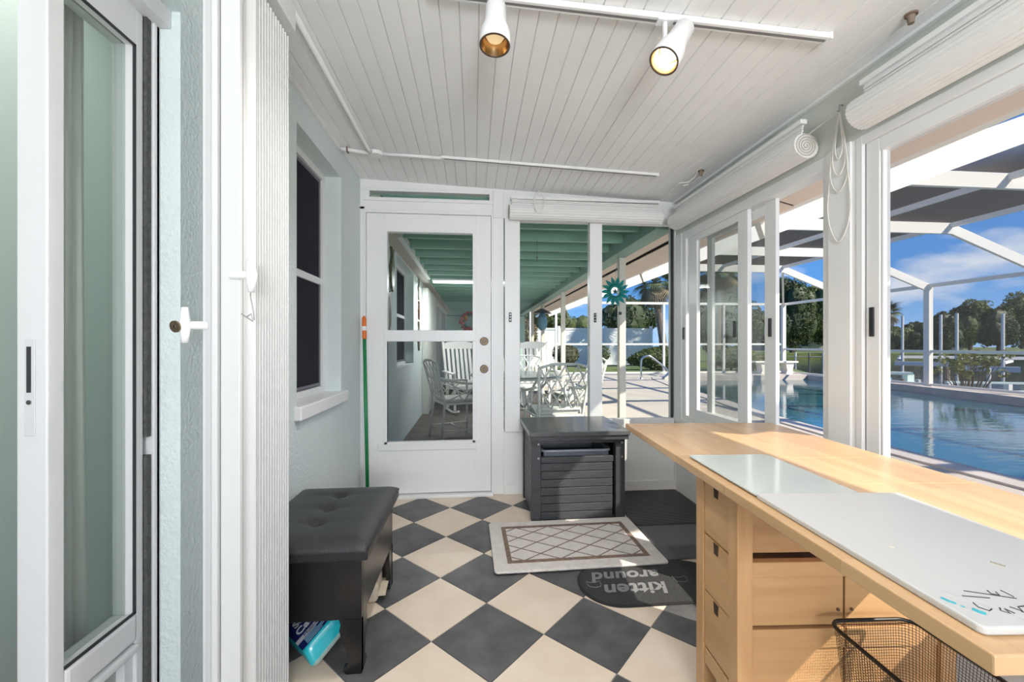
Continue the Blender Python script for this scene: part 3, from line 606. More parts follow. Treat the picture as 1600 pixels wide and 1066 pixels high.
for body_t, x, y, sz in (('Scoopable', -.006, -.010, .042), ('Cat Litter', -.016, -.050, .042)):
    o = textmesh('lettering', body_t, sz, .0004, LET, None, Matrix.Translation((x,y,ztop+.0016)), offset=.0012); o.parent = bg_
o = textmesh('lettering', 'Multi-Cat', .020, .0004, NAVY, None, Matrix.Translation((-.050,-.085,ztop+.0014))); o.parent = bg_
for i in range(4):
    bm = nb(); bar(bm, (-.095,-.101-.008*i,ztop+.0014), (-.095+.05+.012*((i*7)%4),-.101-.008*i,ztop+.0014), .0035, .0006); obj('small_print', bm, mat('bag_pale_ink', (.3,.55,.7), .35), bg_, local=True)
sk = thing('paper_sack', 'beige paper sack on the floor behind the litter bag under the bench', 'sack', (-.56,1.905,0), R(4))
obj('sack_body', prism(nb(), rrect(-.17,.145,-.075,.075,.02), 2, .001, .085), mat('kraft_paper', (.60,.52,.40), .8, var=.15, vscale=14, bump=.4, bscale=30), sk, local=True, bevel=.018); obj('sack_fold', B(.143,.175,-.070,.070,.030,.038), MATS['kraft_paper'], sk, local=True)
# ================================================================== BLACK RESIN BOX (litter enclosure)
cb = thing('deck_box', 'black slatted resin box with open front standing by the end wall', 'box', (.665,2.82,0))
fx0, fx1, fy0, fy1 = .362, .968, 2.588, 3.055
obj('lid', B(.343,.985,2.535,3.075,.548,.576), mat('lid_grey', (.085,.09,.095), .22, var=.1, vscale=10), cb, bevel=.004); obj('lid_lip', B(.352,.976,2.545,3.066,.520,.548), BLACKP, cb, bevel=.002)
for px, py in ((fx0,fy0),(fx1-.062,fy0),(fx0,fy1-.055),(fx1-.062,fy1-.055)): obj('post', B(px,px+.062,py,py+.055,0,.52), BLACKP, cb, bevel=.004)
obj('top_beam', B(fx0+.062,fx1-.062,fy0+.004,fy0+.03,.492,.52), BLACKP, cb)
fp = obj('front_rail', B(fx0+.062,fx1-.078,fy0-.004,fy0+.022,.372,.408), BLACKP, cb, bevel=.003)
sw = .358/7
for k in range(7): obj('front_slat', B(fx0+.062,fx1-.082,fy0+.002,fy0+.018,.012+k*sw,.012+(k+1)*sw-.004), BLACKP, cb, bevel=.002)
obj('front_backing', B(fx0+.06,fx1-.085,fy0+.018,fy0+.022,.01,.38), mat('slat_groove', (.22,.22,.23), .5), cb)
for xs in ((fx0+.008,fx0+.022),(fx1-.022,fx1-.008)):
    for k in range(9): obj('side_slat', B(*xs,fy0+.055,fy1-.055,.02+k*.056,.02+(k+1)*.056-.004), BLACKP, cb, bevel=.002)
obj('back_panel', B(fx0+.062,fx1-.062,fy1-.03,fy1-.015,.01,.52), BLACKP, cb); obj('floor_panel', B(fx0+.02,fx1-.02,fy0+.025,fy1-.03,.01,.02), BLACKP, cb)
for z in (.40,.49):
    for x in (fx0+.045, fx1-.02): obj('bolt', lathe(nb(), [(0,.006),(.006,.005),(.007,0)], (x,fy0,z), (0,-1,0), 10), GREYM, cb)
tr = thing('litter_tray', 'grey plastic tray standing inside the black resin box', 'tray', (.66,2.82,.02))
bm = nb(); TRM = mat('tray_grey', (.16,.18,.21), .35)
for a in ((.450,.875,2.64,2.652),(.450,.875,2.988,3.0),(.450,.462,2.652,2.988),(.863,.875,2.652,2.988)): box(bm, *a, .02, .430)
box(bm, .462,.863,2.652,2.988,.02,.03); obj('tray_body', bm, TRM, tr)
obj('tray_rim', tube(nb(), [(x,y,.434) for x,y in rrect(.440,.885,2.632,3.008,.03)], .009, 8, closed=True), mat('tray_rim_grey', (.33,.36,.40), .3), tr, smooth=True)
# ================================================================== RUG AND MATS
rg = thing('bath_rug', 'cream rug with brown border and diamond lattice in front of the black box', 'rug', (.540,2.290,0), R(.9))
RUGC = mat('rug_cream', (.76,.71,.67), .95, var=.10, vscale=30, bump=.9, bscale=160); RUGB = mat('rug_brown', (.27,.19,.145), .95, var=.35, vscale=60, bump=1.0, bscale=150); RUGL = mat('rug_lattice', (.30,.23,.20), .95, var=.4, vscale=40, bump=.8, bscale=150)
obj('pile', prism(nb(), rrect(-.443,.443,-.28,.28,.02), 2, .0075, .020), RUGC, rg, local=True, bevel=.005)
bm = nb(); x, y = .372, .208; w = .024
for a in ((-x,x,y-w,y),(-x,x,-y,-y+w),(-x,-x+w,-y+w,y-w),(x-w,x,-y+w,y-w)): box(bm, *a, .0195, .0225)
obj('border_band', bm, RUGB, rg, local=True)
bm = nb(); xi, yi = x-w, y-w; k = .62
def seg_clip(p, q):
    pts = []
    dx, dy = q[0]-p[0], q[1]-p[1]; t0, t1 = 0, 1
    for pp_, qq in ((-dx,p[0]+xi),(dx,xi-p[0]),(-dy,p[1]+yi),(dy,yi-p[1])):
        if abs(pp_) < 1e-9: continue
        r_ = qq/pp_
        if pp_ < 0: t0 = max(t0,r_)
        else: t1 = min(t1,r_)
    return None if t0 >= t1 else ((p[0]+dx*t0,p[1]+dy*t0),(p[0]+dx*t1,p[1]+dy*t1))
for s in (1,-1):
    for i in range(-7, 8):
        c = seg_clip((i*.155-1,-k*s), (i*.155+1,k*s))
        c = seg_clip((i*.19-.6,-.6*.66*s), (i*.19+.6,.6*.66*s))
        if c: bar(bm, (*c[0],.0200), (*c[1],.0200), .0065, .003)
obj('lattice_lines', bm, RUGL, rg, local=True)
MATB = mat('mat_black', (.05,.051,.053), .95, var=.3, vscale=120, bump=.9, bscale=260)
gm = obj('floor_mat', prism(nb(), rrect(1.0,1.46,2.07,2.462,.008), 2, .0004, .0062), mat('mat_grey', (.15,.155,.16), .95, var=.25, vscale=150, bump=.8, bscale=250)); tag(gm, 'plain grey carpet mat between the ribbed mat and the rug', 'mat')
rm = thing('ribbed_mat', 'black ribbed rubber mat in the far right corner', 'mat', (1.26,2.76,0))
obj('mat_base', prism(nb(), rrect(.992,1.545,2.475,3.07,.04), 2, .0004, .005), mat('rubber_black', (.055,.055,.057), .32), rm)
bm = nb()
for i in range(46): y = 2.485+i*.0126; box(bm, 1.0,1.538,y,y+.007,.005,.0085)
o = obj('ribs', bm, MATS['rubber_black'], rm); o['kind'] = 'stuff'
km = thing('cat_mat', 'black half round mat with upside down lettering partly under the cream rug', 'mat', (.80,1.90,0))
kx0, kx1, ky0, ky1 = .485, 1.20, 1.712, 2.062
obj('mat_base', prism(nb(), rrect(kx0,kx1,ky0,ky1,.168,14), 2, .0004, .0045), mat('mat_edge', (.02,.02,.021), .6), km); obj('mat_pile', prism(nb(), rrect(kx0+.012,kx1-.012,ky0+.012,ky1-.012,.158,14), 2, .0045, .0066), MATB, km)
LGT = mat('mat_lettering', (.22,.225,.23), .9, bump=.5, bscale=260)
RZ = Matrix.Rotation(PI, 4, 'Z')
textmesh('lettering', 'kitten', .120, .0006, LGT, km, Matrix.Translation((.745,1.838,.0068)) @ RZ, shear=.25, spacing=1.05, offset=.0035); textmesh('lettering', 'around', .110, .0006, LGT, km, Matrix.Translation((.735,1.945,.0068)) @ RZ, shear=.25, spacing=1.05, offset=.0035)
for cx, cy in ((.560,1.885),(.98,1.89)):
    pts = [(cx+dx, cy+dy, .0072) for dx, dy in ((-.028,-.018),(-.034,.0),(-.034,.024),(-.016,.014),(.010,.014),(.028,.024),(.030,.0),(.022,-.020),(0,-.026))]
    obj('cat_outline', tube(nb(), pts, .0016, 5, closed=True), LGT, km)
# ================================================================== FOLDING WOODEN TABLE
tb = thing('drop_leaf_table', 'long birch gateleg table with three drawers under its middle', 'table', (1.022,1.160,0), R(-3.6))
def tl(name, a, m, parent=tb, bevel=.002): return obj(name, B(*a), m, parent, local=True, bevel=bevel)
for nm, y0, y1 in (('leaf',-.7375,-.1295),('middle_top',-.1285,.1285),('leaf',.1295,.7375)): tl(nm, (-.350,.350,y0,y1,.718,.744), BIRCH_T, bevel=.0025)
tx0, tx1 = -.306, .306
for px in (tx0, tx1-.043):
    for py in (-.118,.072): tl('leg', (px,px+.043,py,py+.046,0,.718), BIRCH_Z)
tl('top_rail', (tx0+.004,tx0+.03,-.072,.072,.700,.718), BIRCH_Y)
zs = [(.530,.694),(.352,.524),(.176,.346)]
for z0, z1 in zs:
    d = tl('drawer', (tx0+.004,tx0+.022,-.0705,.0705,z0,z1), BIRCH_Y, bevel=.0015)
    bm = nb(); prism(bm, [(-.011,z1-.034),(.011,z1-.034),(.014,z1-.0005),(-.014,z1-.0005)], 0, tx0+.0030, tx0+.0045); obj('finger_notch', bm, mat('notch_dark', (.05,.03,.015), .8), d, local=True)
    tl('drawer_box', (tx0+.024,tx1-.05,-.066,.066,z0+.01,z1-.02), BIRCH_X, d)
tl('foot_rail', (tx0+.004,tx0+.026,-.072,.072,.118,.166), BIRCH_Y); tl('foot_rail', (tx1-.026,tx1-.004,-.072,.072,.118,.166), BIRCH_Y)
for s in (-1, 1):
    yo = s*.112; yi_ = s*.088
    a, b = sorted((yo,yi_)); r_ = tx0+.043; l_ = tx1-.043
    tl('upper_panel', (r_,l_,*sorted((s*.078,s*.066)),.535,.716), BIRCH_X)
    for xa, xb in ((r_+.001,-.003),(.003,l_-.001)):
        tl('side_rail', (xa,xb,a,b,.484,.526), BIRCH_X); tl('side_panel', (xa,xb,*sorted((s*.106,s*.088)),.350,.484), BIRCH_X)
        tl('side_rail', (xa,xb,a,b,.290,.343), BIRCH_X); tl('side_panel', (xa,xb,*sorted((s*.106,s*.088)),.06,.290), BIRCH_X)
    for x in (-.019,.019):
        obj('knob', lathe(nb(), [(0,.005),(.004,.004),(.0045,0)], (x,s*.106,.392), (0,s,0), 10), BRASS, tb, local=True)
    gl = tl('gate_leg', (.225,.262,*sorted((s*.50,s*.54)),.0,.716), BIRCH_Z)
    for z0 in (.67,.10): tl('gate_rail', (.230,.257,*sorted((s*.118,s*.50)),z0,z0+.045), BIRCH_Y, gl)
cg = thing('glass_cutting_board', 'frosted greenish glass board lying on the middle of the table', 'cutting board', (.832,1.130,.744), R(-3.6))
obj('board', prism(nb(), rrect(-.133,.133,-.185,.185,.012), 2, .0035, .0080), mat('frosted_glass', (.52,.56,.53), .12, spec=.6), cg, local=True, bevel=.001)
for x in (-.115,.115):
    for y in (-.168,.168): obj('foot', lathe(nb(), [(0,0),(.006,0),(.006,.0035),(0,.0035)], (x,y,0), seg=10), mat('foot_brown', (.14,.09,.06), .6), cg, local=True)
wbd = thing('white_board', 'white plastic cutting board with pen scribbles on the near end of the table', 'cutting board', (.846,.705,.744), R(-4.0))
obj('board', prism(nb(), rrect(-.178,.178,-.242,.240,.010), 2, .0006, .0120), mat('white_poly', (.55,.54,.525), .38, var=.02, vscale=6), wbd, local=True, bevel=.003)
INK = mat('black_ink', (.03,.03,.04), .6); TQ = mat('teal_ink', (.05,.35,.42), .6)
def stroke(pts, m, r=.0011): obj('pen_stroke', tube(nb(), [(x,y,.0122) for x,y in pts], r, 5), m, wbd, local=True)
def scrib(cx, cy, pts, m=INK, r=.0009): stroke([(cx-.135+x,cy-.052+y) for x,y in pts], m, r)
# handwriting near the front edge, read from the pool side
for cx, cy, P_ in ((.010,-.150,((-.008,.010),(-.012,0),(-.006,-.008),(.002,-.004))), (.026,-.158,((0,.006),(-.006,0),(0,-.006),(.004,.004),(.006,-.006))), (.044,-.160,((-.002,.010),(.004,0),(.010,.010))), (.050,-.172,((-.004,.012),(.008,-.010))), (.066,-.160,((0,.012),(0,-.008),(.008,-.006))), (.062,-.150,((-.006,0),(.010,.002))),
                   (.060,-.120,((-.004,.008),(-.008,0),(0,-.004),(.004,.004))), (.076,-.122,((0,.010),(0,-.006))), (.020,-.128,((-.016,.004),(.018,-.002))), (.040,-.118,((-.020,.006),(.035,-.014)))): scrib(cx, cy, P_)
stroke([(-.150,-.160),(-.100,-.236)], mat('grey_ink', (.45,.45,.46), .6), .0006)
stroke([(-.166,-.180),(-.164,-.188),(-.160,-.194)], TQ, .0022); stroke([(-.150,-.206),(-.148,-.212),(-.144,-.217)], TQ, .0028); stroke([(-.158,-.198),(-.156,-.202)], TQ, .0012)
stroke([(.02,-.085),(.028,-.100)], mat('olive_ink', (.25,.22,.10), .6), .0012); stroke([(.050,-.115),(.052,-.122)], mat('brown_ink', (.25,.15,.08), .6), .0014); stroke([(-.10,-.03),(-.095,-.035)], mat('yellow_ink', (.65,.62,.35), .6), .0010)
# ================================================================== WIRE MESH BASKET
wk = thing('wire_basket', 'black wire mesh basket on the floor under the near end of the table', 'basket', (1.028,.885,0), R(-3))
WIRE = mat('black_wire', (.03,.028,.027), .4, .5)
zt, h0x, h0y, b0x, b0y = .395, .112, .118, .082, .088
obj('rim', tube(nb(), [(x,y,zt) for x,y in rrect(-h0x,h0x,-h0y,h0y,.035)], .0048, 8, closed=True), WIRE, wk, local=True, smooth=True)
obj('base_ring', tube(nb(), [(x,y,.006) for x,y in rrect(-b0x,b0x,-b0y,b0y,.03)], .004, 8, closed=True), WIRE, wk, local=True, smooth=True)
T_, Bq = rrect(-h0x,h0x,-h0y,h0y,.035,3), rrect(-b0x,b0x,-b0y,b0y,.03,3)
def resample(P, n):
    d = [0]
    for i in range(len(P)): a, b = P[i], P[(i+1)%len(P)]; d.append(d[-1]+math.hypot(b[0]-a[0],b[1]-a[1]))
    out = []
    for k in range(n):
        s = d[-1]*k/n
        for i in range(len(P)):
            if d[i] <= s <= d[i+1]:
                t = (s-d[i])/max(d[i+1]-d[i],1e-9); a, b = P[i], P[(i+1)%len(P)]; out.append((a[0]+(b[0]-a[0])*t, a[1]+(b[1]-a[1])*t)); break
    return out
NV, NH = 120, 56
tp_, bt_ = resample(T_,NV), resample(Bq,NV); bm = nb(); rw = .00065
def ribbon(p, q, wv):
    a, b, c, d = [bm.verts.new(v) for v in (p-wv, p+wv, q+wv, q-wv)]; bm.faces.new((a,b,c,d))
for k in range(NV):
    p, q = Vector((*tp_[k],zt)), Vector((*bt_[k],.006)); p2 = Vector((*tp_[(k+1)%NV],zt)); w_ = (p2-p).normalized()*rw; ribbon(p, q, w_)
for j in range(1, NH):
    t = j/NH
    for k in range(0, NV):
        a = Vector((*tp_[k],zt)).lerp(Vector((*bt_[k],.006)), t); b = Vector((*tp_[(k+1)%NV],zt)).lerp(Vector((*bt_[(k+1)%NV],.006)), t); ribbon(a, b, Vector((0,0,rw)))
o = obj('mesh_wall', bm, WIRE, wk, local=True); o['kind'] = 'stuff'
bm = nb()
for i in range(29):
    x = -b0x+.004+i*(2*b0x-.008)/28; ribbon(Vector((x,-b0y,.006)), Vector((x,b0y,.006)), Vector((rw,0,0)))
    y = -b0y+.004+i*(2*b0y-.008)/28; ribbon(Vector((-b0x,y,.006)), Vector((b0x,y,.006)), Vector((0,rw,0)))
o = obj('mesh_floor', bm, WIRE, wk, local=True); o['kind'] = 'stuff'
# ================================================================== OPEN LANAI BEHIND THE END WALL
struct('floor_lanai', B(XL,1.70,YB+.09,12.9,-.06,0), mat('lanai_stone', (.115,.10,.09), .7, col2=(.05,.043,.038), vscale=5, bump=.4, bscale=9), label='dark flagstone floor of the open lanai')
lc = struct('ceiling_lanai', B(XL-.02,1.56,YB+.09,13.0,2.235,2.26), GREEN, label='green painted board and rafter ceiling of the lanai')
raf = []
for k in range(24):
    y = 3.50+k*.41
    if y > 12.8: break
    if not raf: r0 = obj('rafter', B(XL+.12,1.44,y,y+.045,2.105,2.235), GREEN, lc); raf.append(r0)
    else: share(r0, lc, loc=(0,k*.41,0))
for k in range(15):
    x = XL+.14+k*.088; obj('lanai_board', B(x,x+.085,YB+.1,12.9,2.226,2.234), GREEN, lc)
bmz = struct('trim_4', B(1.44,1.60,YB+.09,13.0,2.035,2.24), GREEND, label='green beam carrying the outer edge of the lanai roof')
struct('trim_5', B(XL,XL+.12,YB+.09,12.9,2.10,2.235), mat('beige_soffit_box', (.62,.56,.50), .6), label='beige boxed ledge along the top of the lanai house wall')
struct('wall_lanai_end', B(XL,1.60,12.9,13.0,0,2.24), mat('mint_end', (.46,.66,.57), .6), label='mint green end wall of the lanai')
obj('trim_board', B(XL,1.60,12.885,12.9,1.98,2.02), GREEND, bpy.data.objects['wall_lanai_end'])
for k in range(12): obj('siding_board', B(XL,1.59,12.888,12.898,.05+k*.16,.205+k*.16), MATS['mint_end'], bpy.data.objects['wall_lanai_end'])
POSTM = mat('beige_post', (.70,.64,.57), .5)
for i, y in enumerate((4.30,7.20,9.35,11.0)):
    nm = ('nearest','second','third','farthest')[i]
    p = thing('lanai_post', f'{nm} square beige post holding up the lanai beam', 'post', (1.57,y,0), 0, 'posts under the lanai beam')
    obj('shaft', B(1.535,1.605,y-.035,y+.035,0,2.035), POSTM, p, bevel=.003); obj('post_foot', B(1.525,1.615,y-.045,y+.045,0,.03), POSTM, p)
# fluorescent fixture on the lanai ceiling
fl = thing('ceiling_lamp', 'white fluorescent tube fixture glowing on the green lanai ceiling', 'lamp', (.0,6.35,2.10))
obj('fixture_body', B(-.62,.62,6.30,6.40,2.075,2.103), TRIMW, fl, bevel=.004); obj('tube', tube(nb(), [(-.60,6.35,2.055),(.60,6.35,2.055)], .014, 12), mat('tube_lit', (1,1,1), .3, emit=(.92,1,.96,5)), fl)
ll = bpy.data.lights.new('tube_lamp', 'AREA'); ll.shape = 'RECTANGLE'; ll.size = 1.2; ll.size_y = .05; ll.energy = 28; lo_ = bpy.data.objects.new('tube_lamp', ll); C.objects.link(lo_); lo_.parent = fl; lo_.location = (0,0,-.07)
# sliding doors and shutters of the lanai wall
for nm, y0, y1, lab in (('door_3',8.5,10.2,'dark sliding glass door in the lanai house wall, nearer one'),('door_4',10.6,12.3,'dark sliding glass door in the lanai house wall, farther one')):
    d = struct(nm, loc=(XL-.05,y0,0), label=lab)
    for a in ((y0,y0+.05,0,2.02),(y1-.05,y1,0,2.02),((y0+y1)/2-.03,(y0+y1)/2+.03,0,1.97),(y0+.05,y1-.05,1.97,2.02)): obj('frame', B(XL-.09,XL+.004,*a), VINYL, d)
    for a, b in ((y0+.05,(y0+y1)/2-.03),((y0+y1)/2+.03,y1-.05)): obj('pane', B(XL-.06,XL-.055,a,b,.02,1.97), mat('dark_glass', (.03,.03,.03), .08), d)
s2 = thing('accordion_shutter', 'cream accordion storm shutter stacked on the lanai wall, seen through the door glass', 'storm shutter', (XL+.06,7.5,0))
for k in range(9): obj('blade', prism(nb(), [(XL+.004,6.75+k*.18),(XL+.09,6.765+k*.18),(XL+.10,6.84+k*.18),(XL+.09,6.915+k*.18),(XL+.004,6.928+k*.18)], 2, .0, 2.02), mat('cream_shutter', (.60,.62,.57), .5), s2)
obj('shutter_rail', B(XL+.122,XL+.17,3.9,6.4,2.10,2.16), TRIMW, thing('shutter_track', 'white shutter track above the lanai window', 'track', (XL+.14,5.1,2.1)))
# painted fish plaques on the house wall
def fish(label, y, z, L, rot, col, col2):
    t = thing('fish_plaque', label, 'wall decoration', (XL+.02,y,z), 0, 'fish plaques on the lanai wall')
    prof = [(-.5,.0),(-.42,.10),(-.25,.17),(0,.19),(.2,.13),(.33,.05),(.5,.18),(.46,0),(.5,-.16),(.33,-.05),(.18,-.13),(0,-.18),(-.25,-.16),(-.42,-.09)]
    c, s = math.cos(rot), math.sin(rot); P2 = [(y+(u*c-v*s)*L, z+(u*s+v*c)*L) for u, v in prof]
    obj('fish_body', prism(nb(), P2, 0, XL+.004, XL+.024), mat('fish_'+label[:9].replace(' ','_'), col, .4, col2=col2, vscale=22), t, bevel=.004)
    P3 = [(y+(u*c-v*s)*L, z+(u*s+v*c)*L) for u, v in ((-.1,.17),(.05,.30),(.16,.13))]; obj('fin', prism(nb(), P3, 0, XL+.006, XL+.016), mat('fin_brown', (.16,.10,.07), .5), t)
    obj('eye', lathe(nb(), [(0,.004),(.012,.003),(.014,0)], (XL+.024,y-.40*c*L,z-.40*s*L), (1,0,0), 10), WHITE, t)
fish('green and brown fish plaque hung nose down near the lanai window', 4.24, 1.86, .44, R(90), (.12,.20,.10), (.10,.05,.03))
fish('brown fish plaque hanging low at the edge of the door glass', 4.06, 1.43, .40, R(95), (.30,.17,.09), (.06,.04,.03))
fish('pale silver fish plaque beyond the lanai window, topmost of three', 6.28, 1.93, .32, R(85), (.45,.47,.42), (.16,.18,.14))
fish('small red brown fish plaque beyond the lanai window, middle of three', 6.28, 1.62, .28, R(90), (.25,.09,.05), (.08,.04,.03))
fish('grey green fish plaque beyond the lanai window, lowest of three', 6.28, 1.24, .44, R(92), (.20,.27,.22), (.20,.08,.05))
# wreath on the end wall
wrn = thing('flower_wreath', 'round wreath of red and yellow flowers on the mint end wall', 'wreath', (-.06,12.8,1.80))
bm = nb(); ctr = Vector((-.06,12.80,1.80))
obj('ring', tube(nb(), [ctr+Vector((math.cos(a)*.24,0,math.sin(a)*.24)) for a in [2*PI*k/20 for k in range(20)]], .05, 8, closed=True), mat('wreath_leaf', (.05,.13,.05), .8, bump=.8, bscale=40), wrn)
for k in range(26):
    a = 2*PI*k/26; q = ctr+Vector((math.cos(a)*(.24+random.uniform(-.08,.14)),-.05,math.sin(a)*(.24+random.uniform(-.08,.14)))); c_ = random.choice((('petal_red',(.55,.04,.02)),('petal_red',(.55,.04,.02)),('petal_yellow',(.8,.5,.05)),('petal_coral',(.7,.22,.12))))
    bm = nb(); bmesh.ops.create_icosphere(bm, subdivisions=1, radius=random.uniform(.04,.075), matrix=Matrix.Translation(q)); obj('flower', bm, mat(c_[0], c_[1], .7), wrn)
# ---- lattice armchairs round a glass table
def lattice_chair(label):
    t = thing('lattice_armchair', label, 'chair', (0,0,0), 0, 'white lattice armchairs on the lanai')
    M = mat('white_cane', (.74,.74,.71), .4); r = .012
    def tb_(nm, pts, rr=r): return obj(nm, tube(nb(), pts, rr, 6), M, t, local=True, smooth=True)
    hw, dp = .25, .23
    for sx in (-1,1):
        tb_('leg', [(sx*hw,dp,0),(sx*hw*.94,dp*.95,.44),(sx*hw*1.06,dp*1.02,.66)], .014)
        tb_('leg', [(sx*hw*.92,-dp*1.15,0),(sx*hw*.86,-dp*.95,.44),(sx*hw*1.02,-dp*1.45,.90)], .014)
        tb_('arm', [(sx*hw*1.06,dp*1.02,.66),(sx*hw*1.12,0,.67),(sx*hw*1.06,-dp*1.2,.72)], .014)
        for a, b in (((dp,.46),(-dp,.70)),((-dp,.46),(dp,.66)),((0,.45),(dp*.6,.67)),((0,.45),(-dp*.7,.69))): tb_('arm_lattice', [(sx*hw*.95,a[0],a[1]),(sx*hw*1.08,b[0],b[1])], .008)
        tb_('stretcher', [(sx*hw,dp,.13),(sx*hw*.9,-dp*1.1,.13)], .009)
    tb_('stretcher', [(-hw*.95,0,.13),(hw*.95,0,.13)], .009); tb_('back_rail', [(-hw*1.02,-dp*1.45,.90),(-hw*.5,-dp*1.50,.935),(hw*.5,-dp*1.50,.935),(hw*1.02,-dp*1.45,.90)], .014)
    tb_('back_rail', [(-hw*.86,-dp*.98,.50),(hw*.86,-dp*.98,.50)], .010)
    def bk(u, v): return (u*hw*(.86+.16*v), -dp*(.97+.5*v), .50+.42*v)
    for (u0,v0),(u1,v1) in (((-1,0),(0,1)),((1,0),(0,1)),((-1,1),(0,0)),((1,1),(0,0)),((-.5,0),(.5,1)),((.5,0),(-.5,1)),((-1,.5),(-.5,1)),((1,.5),(.5,1)),((-1,.5),(-.5,0)),((1,.5),(.5,0))): tb_('back_lattice', [bk(u0,v0),bk(u1,v1)], .008)
    obj('seat', prism(nb(), rrect(-hw,hw,-dp,dp,.05), 2, .425, .450), M, t, local=True, bevel=.006)
    obj('cushion', prism(nb(), rrect(-hw+.02,hw-.02,-dp+.02,dp-.02,.06), 2, .450, .490), mat('seat_cushion', (.66,.66,.62), .9), t, local=True, bevel=.015)
    return t
ch = lattice_chair('white lattice armchair seen through the lower door glass'); ch.location = (-.20,5.05,0); ch.rotation_euler = (0,0,R(-68))
for loc, rz, lab in (((.80,4.12,0),R(8),'white lattice armchair seen low in the end wall window above the black box'),((.80,6.35,0),R(176),'white lattice armchair on the far side of the glass table'),((1.30,5.3,0),R(100),'white lattice armchair on the deck side of the glass table')):
    c2 = copy_tree(ch); c2.location = loc; c2.rotation_euler = (0,0,rz); c2['label'] = lab
gt_ = thing('glass_table', 'round greenish glass table with white cane legs on the lanai', 'table', (.55,5.25,0))
obj('table_top', lathe(nb(), [(0,.728),(.60,.728),(.605,.734),(.60,.742),(0,.742)], (.55,5.25,0), seg=40), mat('green_glass_top', (.24,.30,.28), .12), gt_); obj('table_ring', tube(nb(), [(.55+.56*math.cos(a),5.25+.56*math.sin(a),.712) for a in [2*PI*k/32 for k in range(32)]], .014, 8, closed=True), MATS['white_cane'], gt_)
for k in range(4): a = PI/4+k*PI/2; obj('leg', tube(nb(), [(.55+.35*math.cos(a),5.25+.35*math.sin(a),0),(.55+.2*math.cos(a),5.25+.2*math.sin(a),.4),(.55+.5*math.cos(a),5.25+.5*math.sin(a),.712)], .016, 8), MATS['white_cane'], gt_)
def rocker(label):
    t = thing('rocking_chair', label, 'rocking chair', (0,0,0), 0, 'white slatted rocking chairs'); M = mat('white_rocker', (.76,.74,.71), .5)
    def q(nm, p, r_, w=.035, h=.03): return obj(nm, bar(nb(), p, r_, w, h), M, t, local=True)
    for s in (-1,1):
        q('back_post', (s*.26,-.22,.38), (s*.28,-.42,1.16), .04, .035); q('leg', (s*.26,-.20,.06), (s*.26,-.22,.42), .04, .04); q('leg', (s*.27,.24,.07), (s*.27,.24,.64)); q('arm', (s*.29,-.32,.66), (s*.30,.28,.65), .07, .022)
        obj('rocker_runner', tube(nb(), [(s*.265,-.46,.10),(s*.265,-.2,.035),(s*.265,.05,.02),(s*.265,.28,.04),(s*.265,.42,.08)], .02, 6), M, t, local=True)
    obj('top_rail', prism(nb(), [(-.25,1.04),(.25,1.04),(.25,1.14),(.12,1.17),(-.12,1.17),(-.25,1.14)], 1, -.425, -.400), M, t, local=True); q('lower_rail', (-.25,-.24,.48), (.25,-.24,.48), .03, .05)
    for k in range(6): x = -.19+k*.076; q('back_slat', (x,-.245,.49), (x,-.405,1.05), .045, .012)
    for k in range(7): y = -.20+k*.072; q('seat_slat', (-.28,y,.42), (.28,y,.42), .018, .060)
    return t
rk = rocker('white slatted rocking chair at the edge of the lanai, seen in the end wall window'); rk.location = (1.16,7.35,0); rk.rotation_euler = (0,0,R(186))
r2 = copy_tree(rk); r2.location = (-.12,6.95,0); r2.rotation_euler = (0,0,R(200)); r2['label'] = 'white slatted rocking chair near the house wall, seen through the lower door glass'
# teal sun wind chime
wc = thing('wind_chime', 'teal metal sun wind chime hanging from the lanai beam', 'wind chime', (1.395,4.0,1.62)); TEALM = mat('teal_metal', (.0,.22,.20), .35, .3)
ctr = Vector((1.395,4.0,1.64))
obj('hanger', tube(nb(), [(1.42,4.0,2.04),ctr+Vector((0,0,.10))], .0015, 5), GREYM, wc)
obj('sun_ring', tube(nb(), [ctr+Vector((math.cos(a)*.062,0,math.sin(a)*.062)) for a in [2*PI*k/24 for k in range(24)]], .020, 6, closed=True), TEALM, wc)
for k in range(14):
    a = 2*PI*k/14; u = Vector((math.cos(a),0,math.sin(a))); v = Vector((-math.sin(a),0,math.cos(a)))
    bm = nb(); P_ = [ctr+u*.07-v*.017, ctr+u*.105-v*.02, ctr+u*.150+v*.006, ctr+u*.105+v*.017, ctr+u*.07+v*.017]; lo = [bm.verts.new(p+Vector((0,-.004,0))) for p in P_]; hi2 = [bm.verts.new(p+Vector((0,.004,0))) for p in P_]
    bm.faces.new(lo); bm.faces.new(hi2[::-1])
    for i in range(5): bm.faces.new((lo[i],lo[(i+1)%5],hi2[(i+1)%5],hi2[i]))
    obj('sun_ray', bm, TEALM, wc)
st = []
for k in range(10): a = PI/2+2*PI*k/10; rr = .030 if k % 2 == 0 else .013; st.append((ctr.x+rr*math.cos(a), ctr.z+rr*math.sin(a)))
obj('star', prism(nb(), st, 1, 3.996, 4.004), mat('dark_teal', (.01,.05,.05), .4), wc)
for dx, dz in ((-.09,-.19),(-.055,-.235),(.0,-.265),(.05,-.215)):
    obj('chime_cube', B(ctr.x+dx-.012,ctr.x+dx+.012,3.988,4.012,ctr.z+dz-.014,ctr.z+dz+.014), mat('dark_chime', (.03,.06,.06), .4), wc); obj('chime_string', tube(nb(), [ctr+Vector((dx,0,dz+.014)), ctr+Vector((dx*.7,0,-.09))], .001, 4), GREYM, wc)
